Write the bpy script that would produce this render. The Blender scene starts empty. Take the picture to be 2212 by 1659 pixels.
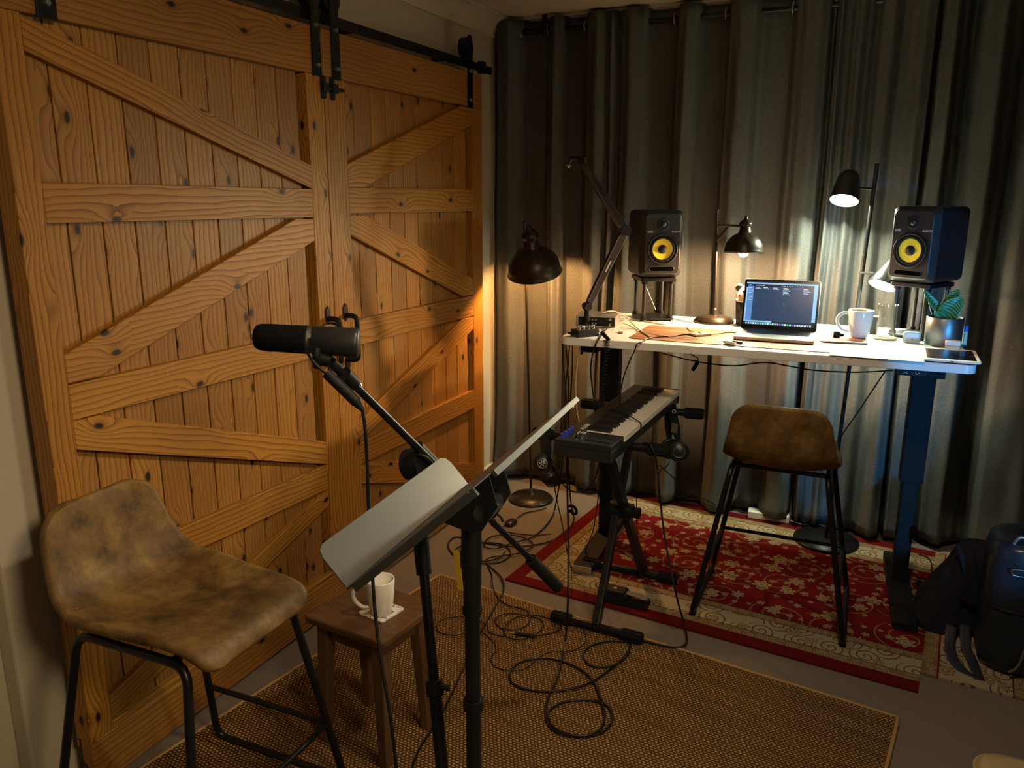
import bpy, math, random
from mathutils import Vector, Matrix, Euler, noise
random.seed(7)
S = bpy.context.scene
COL = S.collection
PI = math.pi

# ------------------------------------------------------------------ camera
FPX = 1719.2
YAW, PITCH, ROLL = [math.radians(a) for a in (24.43, 13.43, -0.1)]
CAM = Vector((0, 0, 1.58))
FW = Vector((-math.sin(YAW) * math.cos(PITCH), math.cos(YAW) * math.cos(PITCH), -math.sin(PITCH)))
_r = Vector((math.cos(YAW), math.sin(YAW), 0)); _d = FW.cross(_r)
RT = _r * math.cos(ROLL) + _d * math.sin(ROLL)
DN = -_r * math.sin(ROLL) + _d * math.cos(ROLL)
cd = bpy.data.cameras.new('camera'); cam = bpy.data.objects.new('camera', cd); COL.objects.link(cam)
cd.sensor_width = 36; cd.lens = FPX / 2212 * 36; cd.clip_start = 0.05
cam.matrix_world = Matrix(((RT.x, -DN.x, -FW.x, CAM.x), (RT.y, -DN.y, -FW.y, CAM.y), (RT.z, -DN.z, -FW.z, CAM.z), (0, 0, 0, 1)))
S.camera = cam
S.view_settings.view_transform = 'Standard'; S.view_settings.look = 'None'
S.view_settings.exposure = 0.0; S.view_settings.gamma = 1.0; S.view_settings.use_curve_mapping = False
try:
    S.cycles.use_denoising = True
    S.cycles.max_bounces = 8; S.cycles.diffuse_bounces = 4; S.cycles.caustics_reflective = False; S.cycles.caustics_refractive = False
    S.cycles.sample_clamp_indirect = 4.0
except Exception: pass

# ------------------------------------------------------------------ world and room light
W = bpy.data.worlds.new('world'); S.world = W; W.use_nodes = True
W.node_tree.nodes['Background'].inputs[0].default_value = (0.55, 0.6, 0.75, 1)
W.node_tree.nodes['Background'].inputs[1].default_value = 0.012

def lamp(name, kind, loc, energy, color, target=None, **k):
    l = bpy.data.lights.new(name, kind); l.energy = energy; l.color = color
    for a, b in k.items(): setattr(l, a, b)
    o = bpy.data.objects.new(name, l); COL.objects.link(o); o.location = loc
    if target is not None:
        o.rotation_euler = (Vector(target) - Vector(loc)).to_track_quat('-Z', 'Y').to_euler()
    return o
# warm lamp in the room behind the camera, near the doors
lamp('room_lamp_light', 'SPOT', (0.95, 0.25, 2.30), 165, (1, .72, .40), (-1.75, 1.92, 0.80), spot_size=math.radians(72), spot_blend=1.0, shadow_soft_size=.28)
lamp('overhead_fill_light', 'SPOT', (-0.1, 1.45, 2.42), 76, (1, .80, .56), (-0.1, 1.75, 0), spot_size=math.radians(140), spot_blend=.6, shadow_soft_size=.10)  # unseen overhead fill, added to brighten the rugs and the desk stool
lamp('ambient_fill_light', 'POINT', (0.2, -1.0, 2.1), 2.5, (1, .78, .52), shadow_soft_size=.15)  # weak ambient fill added behind the camera, without any fixture
# blue light of a screen standing further right in the room
lamp('screen_light', 'SPOT', (1.6, 0.2, 1.0), 330, (.05, .42, 1.0), (0.02, 3.8, 0.84), spot_size=math.radians(24), spot_blend=.25, shadow_soft_size=.04).scale = (.46, 1, 1)

# ------------------------------------------------------------------ helpers
def ray(x, y): return FW + RT * ((x - 1106) / FPX) + DN * ((y - 829.5) / FPX)
def P(x, y, ax, v):
    "point of the world plane (axis ax at value v) seen at photo pixel x, y"
    d = ray(x, y); return CAM + d * ((v - CAM[ax]) / d[ax])
def Q(x, y, d): return CAM + ray(x, y) * d
def FL(x, y, z=0.0): return P(x, y, 2, z)

class MB:
    def __init__(s): s.v = []; s.f = []; s.sm = []; s.uv = []; s.t = []; s.mi = []
    def add(s, vs, fs, sm=False, uv=None, tint=.5, mi=0):
        n = len(s.v); s.v += [Vector(a) for a in vs]
        for i, f in enumerate(fs):
            s.f.append([n + j for j in f]); s.sm.append(sm); s.mi.append(mi); s.t.append(tint)
            s.uv.append(uv[i] if uv else [(0, 0)] * len(f))
        return s
    def box(s, c, d, R=None, mi=0, tint=.5):
        R = R or Matrix.Identity(3); c = Vector(c); h = [a / 2 for a in d]
        vs = [c + R @ Vector((x * h[0], y * h[1], z * h[2])) for x in (-1, 1) for y in (-1, 1) for z in (-1, 1)]
        return s.add(vs, [(0, 1, 3, 2), (4, 6, 7, 5), (0, 4, 5, 1), (2, 3, 7, 6), (0, 2, 6, 4), (1, 5, 7, 3)], mi=mi, tint=tint)
    def cyl(s, a, b, r0, r1=None, n=16, caps=True, mi=0):
        r1 = r0 if r1 is None else r1; a = Vector(a); b = Vector(b); q = (b - a).to_track_quat('Z', 'Y').to_matrix()
        vs = []
        for p, r in ((a, r0), (b, r1)):
            vs += [p + q @ Vector((r * math.cos(2 * PI * i / n), r * math.sin(2 * PI * i / n), 0)) for i in range(n)]
        s.add(vs, [(i, (i + 1) % n, n + (i + 1) % n, n + i) for i in range(n)], True, mi=mi)
        if caps:
            s.add(vs[:n], [tuple(reversed(range(n)))], mi=mi); s.add(vs[n:], [tuple(range(n))], mi=mi)
        return s
    def tube(s, pts, r, n=8, closed=False, mi=0):
        pts = [Vector(p) for p in pts]; m = len(pts); vs = []
        nrm = None
        for i in range(m):
            if closed: t = pts[(i + 1) % m] - pts[i - 1]
            else: t = pts[min(i + 1, m - 1)] - pts[max(i - 1, 0)]
            if t.length < 1e-9: t = Vector((0, 0, 1))
            t.normalize()
            if nrm is None: nrm = t.orthogonal().normalized()
            nrm = (nrm - t * nrm.dot(t))
            if nrm.length < 1e-6: nrm = t.orthogonal()
            nrm.normalize(); b = t.cross(nrm)
            rr = r(i / (m - 1)) if callable(r) else r
            vs += [pts[i] + (nrm * math.cos(2 * PI * k / n) + b * math.sin(2 * PI * k / n)) * rr for k in range(n)]
        fs = []
        for i in range(m if closed else m - 1):
            j = (i + 1) % m
            off = 0
            if closed and j == 0:   # find the twist that closes best
                best = min(range(n), key=lambda o: (vs[i * n] - vs[o]).length); off = best
            fs += [(i * n + k, i * n + (k + 1) % n, j * n + (k + 1 + off) % n, j * n + (k + off) % n) for k in range(n)]
        s.add(vs, fs, True, mi=mi)
        if not closed:
            s.add(vs[:n], [tuple(reversed(range(n)))], mi=mi); s.add(vs[-n:], [tuple(range(n))], mi=mi)
        return s
    def lathe(s, prof, M=None, n=32, mi=0, sm=True, cap=True):
        M = M or Matrix.Identity(4); vs = []
        for r, z in prof: vs += [M @ Vector((r * math.cos(2 * PI * i / n), r * math.sin(2 * PI * i / n), z)) for i in range(n)]
        m = len(prof)
        fs = [(i * n + k, i * n + (k + 1) % n, (i + 1) * n + (k + 1) % n, (i + 1) * n + k) for i in range(m - 1) for k in range(n)]
        s.add(vs, fs, sm, mi=mi)
        if cap and prof[0][0] > 1e-5: s.add(vs[:n], [tuple(reversed(range(n)))], mi=mi)
        if cap and prof[-1][0] > 1e-5: s.add(vs[-n:], [tuple(range(n))], mi=mi)
        return s
    def prism(s, poly, M, h0, h1, mi=0, tint=.5, uvf=None):
        "poly in the local xy plane of M, extruded along local z from h0 to h1"
        n = len(poly); a = [M @ Vector((x, y, h0)) for x, y in poly]; b = [M @ Vector((x, y, h1)) for x, y in poly]
        area = sum(poly[i][0] * poly[(i + 1) % n][1] - poly[(i + 1) % n][0] * poly[i][1] for i in range(n))
        F = [tuple(range(n - 1, -1, -1)), tuple(range(n, 2 * n))] + [(i, (i + 1) % n, n + (i + 1) % n, n + i) for i in range(n)]
        if area < 0: F = [tuple(reversed(f)) for f in F]
        uv = None
        if uvf:
            pl = list(poly) * 2
            uv = [[uvf(*pl[j], (h0 if j < n else h1)) for j in f] for f in F]
        return s.add(a + b, F, mi=mi, tint=tint, uv=uv)
    def grid(s, fn, nu, nv, sm=True, mi=0, uvf=None, wrap=False):
        vs = [fn(i / nu, j / nv) for j in range(nv + 1) for i in range(nu + 1)]
        w = nu + 1
        fs = [(j * w + i, j * w + i + 1, (j + 1) * w + i + 1, (j + 1) * w + i) for j in range(nv) for i in range(nu)]
        uv = None
        if uvf: uv = [[uvf((k % w) / nu, (k // w) / nv) for k in f] for f in fs]
        return s.add(vs, fs, sm, mi=mi, uv=uv)
    def ball(s, c, r, sc=(1, 1, 1), n=16, R=None, mi=0):
        M = Matrix.Translation(Vector(c)) @ (R.to_4x4() if R else Matrix.Identity(4)) @ Matrix.Diagonal((sc[0], sc[1], sc[2], 1))
        return s.lathe([(r * math.sin(PI * i / n) if 0 < i < n else 1e-6, -r * math.cos(PI * i / n)) for i in range(n + 1)], M, n * 2, mi=mi)

def catmull(pts, k=6, closed=False):
    pts = [Vector(p) for p in pts]; n = len(pts); out = []
    rng = range(n) if closed else range(n - 1)
    for i in rng:
        if closed: a, b, c, d = pts[i - 1], pts[i], pts[(i + 1) % n], pts[(i + 2) % n]
        else: a, b, c, d = pts[max(i - 1, 0)], pts[i], pts[i + 1], pts[min(i + 2, n - 1)]
        for j in range(k):
            t = j / k
            out.append(.5 * ((2 * b) + (c - a) * t + (2 * a - 5 * b + 4 * c - d) * t * t + (3 * b - a - 3 * c + d) * t ** 3))
    if not closed: out.append(pts[-1])
    return out
def fillet(pts, r, k=5, closed=False):
    pts = [Vector(p) for p in pts]; n = len(pts); out = []
    for i in range(n):
        if not closed and i in (0, n - 1): out.append(pts[i]); continue
        a, b, c = pts[i - 1], pts[i], pts[(i + 1) % n]
        ra = min(r, (a - b).length * .45, (c - b).length * .45)
        p0 = b + (a - b).normalized() * ra; p1 = b + (c - b).normalized() * ra
        for j in range(k + 1):
            t = j / k; out.append(p0 * (1 - t) ** 2 + b * 2 * t * (1 - t) + p1 * t * t)
    return out
def rrect(w, h, r, k=4):
    out = []
    for cx, cy, a0 in ((w / 2 - r, h / 2 - r, 0), (-w / 2 + r, h / 2 - r, 90), (-w / 2 + r, -h / 2 + r, 180), (w / 2 - r, -h / 2 + r, 270)):
        for j in range(k + 1):
            a = math.radians(a0 + 90 * j / k); out.append((cx + r * math.cos(a), cy + r * math.sin(a)))
    return out
def circ(r, n=24, cx=0, cy=0): return [(cx + r * math.cos(2 * PI * i / n), cy + r * math.sin(2 * PI * i / n)) for i in range(n)]

WM = {}   # world matrix of every parent empty
def thing(name, label, cat, loc=(0, 0, 0), rz=0, group=None, M=None, kind=None):
    o = bpy.data.objects.new(name, None); COL.objects.link(o); o.empty_display_size = .05
    M = M or (Matrix.Translation(Vector(loc)) @ Matrix.Rotation(rz, 4, 'Z'))
    o.matrix_world = M; WM[o.name] = M.copy()
    if kind: o['kind'] = kind
    if label: o['label'] = label
    if cat: o['category'] = cat
    if group: o['group'] = group
    return o
def obj(name, mb, mat, parent=None, local=False, bevel=0, sub=0, solid=0, label=None, seg=2):
    me = bpy.data.meshes.new(name); me.from_pydata([tuple(v) for v in mb.v], [], mb.f)
    me.polygons.foreach_set('use_smooth', mb.sm); me.polygons.foreach_set('material_index', mb.mi)
    u = me.uv_layers.new(name='UVMap'); t = me.uv_layers.new(name='tint')
    fu = []; ft = []
    for q, tt in zip(mb.uv, mb.t):
        for c in q: fu += [c[0], c[1]]; ft += [tt, tt]
    u.data.foreach_set('uv', fu); t.data.foreach_set('uv', ft)
    for m in (mat if isinstance(mat, (list, tuple)) else [mat]): me.materials.append(m)
    o = bpy.data.objects.new(name, me); COL.objects.link(o)
    root = parent
    if parent is not None:
        o.parent = parent
        Mw = WM[parent.name]
        if not local: me.transform(Mw.inverted())
        WM[o.name] = Mw
    else:
        # origin at the middle of the base
        xs = [v for v in mb.v]; c = Vector((sum(v.x for v in xs) / len(xs), sum(v.y for v in xs) / len(xs), min(v.z for v in xs)))
        me.transform(Matrix.Translation(-c)); o.location = c; WM[o.name] = Matrix.Translation(c)
    me.update()
    if solid:
        m = o.modifiers.new('solid', 'SOLIDIFY'); m.thickness = solid; m.offset = 0
    if sub:
        m = o.modifiers.new('sub', 'SUBSURF'); m.levels = sub; m.render_levels = sub
    if bevel:
        m = o.modifiers.new('bevel', 'BEVEL'); m.width = bevel; m.segments = seg; m.limit_method = 'ANGLE'; m.angle_limit = math.radians(35)
        m.harden_normals = False
    if label: o['label'] = label
    return o
def tag(o, label, cat, group=None, kind=None):
    if label: o['label'] = label
    if cat: o['category'] = cat
    if group: o['group'] = group
    if kind: o['kind'] = kind
    return o
def struct(name, mb, mat, **k):
    o = obj(name, mb, mat, **k); o['kind'] = 'structure'; return o
def dup(root, M, label=None, group=None):
    r = root.copy(); COL.objects.link(r); r.matrix_world = M
    if label: r['label'] = label
    if group: r['group'] = group
    for ch in list(root.children):
        c = ch.copy(); COL.objects.link(c); c.parent = r
        for g in list(ch.children):
            d = g.copy(); COL.objects.link(d); d.parent = c
    return r
def text(name, body, size, M, mat, parent, ext=.0004, shear=0, width=None):
    cu = bpy.data.curves.new(name, 'FONT'); cu.body = body; cu.size = size; cu.extrude = ext; cu.shear = shear
    cu.align_x = 'CENTER'; cu.align_y = 'CENTER'
    tmp = bpy.data.objects.new(name, cu); COL.objects.link(tmp)
    bpy.context.view_layer.update()
    me = bpy.data.meshes.new_from_object(tmp.evaluated_get(bpy.context.evaluated_depsgraph_get()))
    bpy.data.objects.remove(tmp)
    if width and len(me.vertices):
        w = max(v.co.x for v in me.vertices) - min(v.co.x for v in me.vertices)
        me.transform(Matrix.Diagonal((width / w, 1, 1, 1)))
    me.transform(M); me.materials.clear(); me.materials.append(mat)
    me.transform(WM[parent.name].inverted())
    o = bpy.data.objects.new(name, me); COL.objects.link(o); o.parent = parent
    return o
def frame(o, x, z):
    "4x4 with local x along x, local z along z (both world vectors)"
    z = Vector(z).normalized(); x = Vector(x); x = (x - z * x.dot(z)).normalized(); y = z.cross(x)
    return Matrix(((x.x, y.x, z.x, o[0]), (x.y, y.y, z.y, o[1]), (x.z, y.z, z.z, o[2]), (0, 0, 0, 1)))

# ------------------------------------------------------------------ materials
class G:
    def __init__(s, name):
        s.m = bpy.data.materials.new(name); s.m.use_nodes = True; s.t = s.m.node_tree
        s.b = s.t.nodes['Principled BSDF']; s.out = s.t.nodes['Material Output']
    def n(s, ty, **k):
        nd = s.t.nodes.new(ty)
        ins = k.pop('i', {})
        for a, b in k.items(): setattr(nd, a, b)
        for a, b in ins.items(): s.set(nd.inputs[a], b)
        return nd
    def set(s, sock, v):
        if isinstance(v, bpy.types.NodeSocket): s.t.links.new(v, sock)
        elif isinstance(v, bpy.types.Node): s.t.links.new(v.outputs[0], sock)
        else:
            try: sock.default_value = v
            except Exception: sock.default_value = (*v, 1) if len(v) == 3 else v
    def math(s, op, a, b=None, c=None, clamp=False):
        nd = s.t.nodes.new('ShaderNodeMath'); nd.operation = op; nd.use_clamp = clamp
        s.set(nd.inputs[0], a)
        if b is not None: s.set(nd.inputs[1], b)
        if c is not None: s.set(nd.inputs[2], c)
        return nd.outputs[0]
    def mix(s, f, a, b):
        nd = s.t.nodes.new('ShaderNodeMix'); nd.data_type = 'RGBA'
        s.set(nd.inputs[0], f); s.set(nd.inputs[6], a if not isinstance(a, tuple) or len(a) == 4 else (*a, 1)); s.set(nd.inputs[7], b if not isinstance(b, tuple) or len(b) == 4 else (*b, 1))
        return nd.outputs[2]
    def ramp(s, f, stops):
        nd = s.t.nodes.new('ShaderNodeValToRGB'); s.set(nd.inputs[0], f); e = nd.color_ramp.elements
        while len(e) < len(stops): e.new(.5)
        for k, (p, c) in zip(e, stops): k.position = p; k.color = (*c, 1) if len(c) == 3 else c
        return nd.outputs[0]
    def noise(s, vec, sc, det=2, rough=.5, out=0):
        nd = s.t.nodes.new('ShaderNodeTexNoise'); s.set(nd.inputs['Vector'], vec); nd.inputs['Scale'].default_value = sc
        nd.inputs['Detail'].default_value = det; nd.inputs['Roughness'].default_value = rough
        return nd.outputs[out]
    def comb(s, x, y, z=0.0):
        nd = s.t.nodes.new('ShaderNodeCombineXYZ'); s.set(nd.inputs[0], x); s.set(nd.inputs[1], y); s.set(nd.inputs[2], z); return nd.outputs[0]
    def sep(s, v):
        nd = s.t.nodes.new('ShaderNodeSeparateXYZ'); s.set(nd.inputs[0], v); return nd.outputs
    def uv(s, name='UVMap'):
        nd = s.t.nodes.new('ShaderNodeUVMap'); nd.uv_map = name; return nd.outputs[0]
    def obj(s): return s.t.nodes.new('ShaderNodeTexCoord').outputs['Object']
    def bump(s, h, st, dist=.01):
        nd = s.t.nodes.new('ShaderNodeBump'); s.set(nd.inputs['Height'], h); nd.inputs['Strength'].default_value = st; nd.inputs['Distance'].default_value = dist
        s.t.links.new(nd.outputs[0], s.b.inputs['Normal'])
    def base(s, c=None, rough=None, metal=None, spec=None):
        if c is not None: s.set(s.b.inputs['Base Color'], c if not isinstance(c, tuple) or len(c) == 4 else (*c, 1))
        if rough is not None: s.set(s.b.inputs['Roughness'], rough)
        if metal is not None: s.set(s.b.inputs['Metallic'], metal)
        if spec is not None: s.b.inputs['Specular IOR Level'].default_value = spec
        return s
def simple(name, c, rough=.5, metal=0, spec=.5, var=.12, sc=40, bump=0):
    g = G(name); nz = g.noise(g.obj(), sc, 3)
    dk = tuple(a * (1 - var) for a in c); lt = tuple(min(1, a * (1 + var)) for a in c)
    g.base(g.mix(nz, dk, lt), rough, metal, spec)
    if bump: g.bump(nz, bump, .002)
    return g.m

def wood(name, lo, mid, hi, rough=.42, knots=True, tintc=(.5, .33, .2), ring=46.0):
    g = G(name); u, v, _ = g.sep(g.uv()); ti = g.sep(g.uv('tint'))[0]
    vo = g.n('ShaderNodeTexVoronoi', i={'Vector': g.comb(g.math('MULTIPLY', u, 4.6), g.math('MULTIPLY', v, 8.5)), 'Scale': 1.0, 'Randomness': 1.0})
    vo.voronoi_dimensions = '2D'
    d = vo.outputs['Distance']; has = g.math('GREATER_THAN', g.sep(vo.outputs['Color'])[0], .50)
    n1 = g.noise(g.comb(g.math('MULTIPLY', u, 1.3), g.math('MULTIPLY', v, 7.0)), 1.0, 3, .55)
    n2 = g.noise(g.comb(g.math('MULTIPLY', u, 5.0), g.math('MULTIPLY', v, 30.0)), 1.0, 2)
    pull = g.math('MULTIPLY', g.math('EXPONENT', g.math('MULTIPLY', g.math('MULTIPLY', d, d), -16.0)), g.math('MULTIPLY', has, 1.9))
    ph = g.math('ADD', g.math('ADD', g.math('MULTIPLY', v, ring), g.math('MULTIPLY', n1, 4.2)), g.math('ADD', pull, g.math('MULTIPLY', n2, .7)))
    ring_ = g.math('FRACT', ph)
    ring2 = g.math('POWER', ring_, 2.2)
    fib = g.noise(g.comb(g.math('MULTIPLY', u, 6.0), g.math('MULTIPLY', v, 420.0)), 1.0, 2)
    c = g.mix(ring2, hi, mid)
    c = g.mix(g.math('MULTIPLY', g.math('POWER', ring_, 7.0), .8), c, lo)
    c = g.mix(g.math('MULTIPLY', fib, .35), c, mid)
    c = g.mix(g.math('MULTIPLY', ti, .75), c, g.mix(.62, c, tintc + (1,)))
    big = g.noise(g.comb(g.math('MULTIPLY', u, .9), g.math('MULTIPLY', v, 2.0)), 1.0, 2)
    c = g.mix(g.math('MULTIPLY', g.math('SUBTRACT', big, .35, clamp=True), 1.0), c, lo)
    if knots:
        k = g.math('MULTIPLY', g.math('SUBTRACT', 1.0, g.math('MULTIPLY', d, 12.0), clamp=True), has)
        halo = g.math('MULTIPLY', g.math('SUBTRACT', 1.0, g.math('MULTIPLY', d, 6.0), clamp=True), has)
        c = g.mix(g.math('MULTIPLY', halo, .55), c, lo)
        c = g.mix(g.math('MULTIPLY', k, 2.2, clamp=True), c, (.018, .008, .004))
    g.base(c, g.math('ADD', rough, g.math('MULTIPLY', ring_, .1)), spec=.35)
    g.bump(g.math('SUBTRACT', fib, g.math('MULTIPLY', ring2, .6)), .25, .0015)
    return g.m

M_ = {}
M_['pine'] = wood('pine_boards', (.085, .024, .003), (.265, .104, .012), (.47, .218, .033), tintc=(.25, .14, .06), ring=62.0)
M_['table'] = wood('stool_wood', (.016, .005, .0015), (.050, .016, .004), (.078, .027, .007), .28, False, ring=30)
M_['black'] = simple('black_metal', (.007, .007, .008), .36, 0, .32)
M_['matte'] = simple('black_plastic', (.007, .007, .008), .55, 0, .25)
M_['rubber'] = simple('black_rubber', (.009, .009, .009), .8, spec=.15)
M_['cable'] = simple('black_cable', (.006, .006, .007), .45, 0, .35)
M_['foam'] = simple('black_foam', (.006, .006, .006), .98, spec=.05, var=.4, sc=400, bump=.6)
M_['chrome'] = simple('chrome', (.75, .75, .75), .18, 1)
M_['steel'] = simple('brushed_steel', (.42, .42, .42), .4, 1)
M_['bronze'] = simple('dark_bronze', (.026, .018, .012), .36, .45)
M_['alu'] = simple('silver_aluminium', (.55, .54, .52), .38, .85, var=.03)
M_['paint'] = simple('wall_paint', (.52, .47, .38), .85, spec=.2, var=.02, sc=8)
M_['trim'] = simple('white_trim', (.70, .66, .56), .5, var=.02)
M_['ceil'] = simple('ceiling_paint', (.66, .60, .49), .9, spec=.2, var=.02, sc=6)
M_['desk'] = simple('white_laminate', (.74, .73, .70), .32, var=.015)
M_['deskframe'] = simple('desk_frame_black', (.010, .010, .012), .65, 0, .2)
M_['white'] = simple('white_plastic', (.74, .74, .72), .35, var=.02)
M_['ceramic'] = simple('glazed_ceramic', (.80, .78, .72), .18, var=.015)
M_['grey_sheet'] = simple('grey_powder_coat', (.050, .053, .052), .45, var=.05, sc=300)
M_['paper'] = simple('white_paper', (.78, .78, .72), .7, var=.01)
M_['keyw'] = simple('white_keys', (.84, .83, .76), .3, var=.02)
M_['keyb'] = simple('black_keys', (.008, .008, .008), .4)
M_['led'] = simple('blue_knob', (.02, .05, .4), .3)
M_['green'] = simple('green_cap', (.02, .12, .55), .35)
M_['skinny'] = simple('cream_plastic', (.80, .72, .58), .35, var=.02)
M_['red'] = simple('red_blush', (.75, .06, .04), .5)
M_['label'] = simple('print_white', (.75, .75, .75), .5, var=.02)
M_['yellow'] = simple('woven_yellow_cone', (.83, .68, .04), .42, var=.05, sc=900)
M_['spk'] = simple('speaker_vinyl', (.015, .015, .017), .38, var=.1, sc=200)
M_['strap'] = simple('navy_webbing', (.020, .024, .040), .6, var=.3, sc=300)
M_['bag'] = simple('charcoal_canvas', (.016, .016, .022), .85, spec=.15, var=.3, sc=250, bump=.3)
M_['case'] = simple('glossy_case', (.015, .022, .030), .28, var=.15, sc=12)
M_['gold'] = simple('gold_leather', (.55, .42, .20), .35, .3, var=.15, sc=14)
M_['woven'] = simple('woven_rope', (.60, .50, .30), .8, var=.3, sc=220, bump=.5)
M_['soil'] = simple('soil', (.02, .013, .008), .9)
M_['brass'] = simple('brass', (.70, .50, .18), .3, 1)
M_['amber'] = simple('amber_lever', (.45, .30, .03), .4)
M_['cream_cable'] = simple('cream_cable', (.66, .58, .42), .45)
M_['whitec'] = simple('white_cable', (.78, .76, .70), .4)

def leather():
    g = G('distressed_leather'); o = g.obj()
    a = g.noise(o, 9, 6, .65); b = g.noise(o, 60, 4, .6)
    c = g.ramp(a, [(.34, (.048, .028, .010)), (.5, (.160, .090, .026)), (.66, (.29, .175, .058))])
    c = g.mix(g.math('MULTIPLY', b, .35), c, (.06, .032, .014))
    g.base(c, g.math('SUBTRACT', .68, g.math('MULTIPLY', a, .28)), spec=.28); g.bump(g.noise(o, 380, 3, .6), .35, .0012)
    return g.m
M_['leather'] = leather()
def brushed():
    g = G('brushed_pot'); x, y, z = g.sep(g.obj())
    n = g.noise(g.comb(g.math('MULTIPLY', x, .5), g.math('MULTIPLY', y, .5), g.math('MULTIPLY', z, 60)), 20, 3)
    g.base(g.mix(n, (.16, .16, .165), (.30, .30, .31)), .38, .9); g.bump(n, .25, .001); return g.m
M_['pot'] = brushed()
def carpet():
    g = G('carpet'); o = g.obj(); a = g.noise(o, 330, 4, .7); b = g.noise(o, 4, 3); c2 = g.noise(o, 90, 3)
    c = g.mix(a, (.17, .14, .115), (.34, .295, .25)); c = g.mix(g.math('MULTIPLY', b, .3), c, (.19, .155, .13))
    g.base(c, .95, spec=.1); g.bump(g.math('ADD', a, c2), .8, .006); return g.m
M_['carpet'] = carpet()
def jute():
    g = G('jute_weave'); u, v, _ = g.sep(g.uv())
    w = g.noise(g.comb(u, v), 9, 3); w2 = g.noise(g.comb(g.math('MULTIPLY', u, 26), g.math('MULTIPLY', v, 60)), 1, 3)
    vv = g.math('ADD', g.math('MULTIPLY', v, 105.0), g.math('MULTIPLY', w, 1.5))
    row = g.math('FLOOR', vv); fr = g.math('FRACT', vv)
    uu = g.math('ADD', g.math('MULTIPLY', u, 74.0), g.math('ADD', g.math('MULTIPLY', row, .5), g.math('MULTIPLY', w2, .9)))
    fu = g.math('FRACT', uu)
    a = g.math('SINE', g.math('MULTIPLY', fr, PI)); b = g.math('SINE', g.math('MULTIPLY', fu, PI))
    h = g.math('POWER', g.math('MULTIPLY', a, b), .55)
    cell = g.n('ShaderNodeTexWhiteNoise', noise_dimensions='2D', i={'Vector': g.comb(g.math('FLOOR', uu), row)}).outputs[0]
    band = g.noise(g.comb(g.math('MULTIPLY', u, 1.4), g.math('MULTIPLY', v, 34)), 1, 3, .6)
    c = g.ramp(h, [(.15, (.030, .014, .005)), (.55, (.22, .12, .042)), (1, (.56, .36, .155))])
    c = g.mix(g.math('MULTIPLY', cell, .5), c, (.16, .085, .03))
    c = g.mix(g.math('MULTIPLY', g.math('SUBTRACT', band, .42, clamp=True), 2.2, clamp=True), c, (.11, .055, .02))
    g.base(c, .9, spec=.15); g.bump(h, 1.0, .006); return g.m
M_['jute'] = jute()
M_['jutehem'] = simple('jute_binding', (.40, .25, .10), .9, var=.4, sc=260, bump=.6, spec=.1)
def fabric():
    g = G('linen_curtain'); u, v, _ = g.sep(g.uv())
    a = g.noise(g.comb(g.math('MULTIPLY', u, 700), g.math('MULTIPLY', v, 130)), 1, 2); b = g.noise(g.comb(g.math('MULTIPLY', u, 140), g.math('MULTIPLY', v, 800)), 1, 2)
    h = g.math('ADD', a, b); big = g.noise(g.comb(u, v), 3.5, 4)
    c = g.ramp(g.math('MULTIPLY', h, .5), [(.3, (.036, .037, .037)), (.5, (.080, .082, .081)), (.7, (.155, .158, .156))])
    c = g.mix(g.math('MULTIPLY', big, .25), c, (.085, .086, .083))
    g.base(c, .85, spec=.15)
    wr = g.noise(g.comb(g.math('MULTIPLY', u, 1.0), g.math('MULTIPLY', v, .7)), 14, 4, .6)
    g.bump(g.math('ADD', g.math('MULTIPLY', h, .15), wr), .55, .012)
    return g.m
M_['linen'] = fabric()
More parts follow.
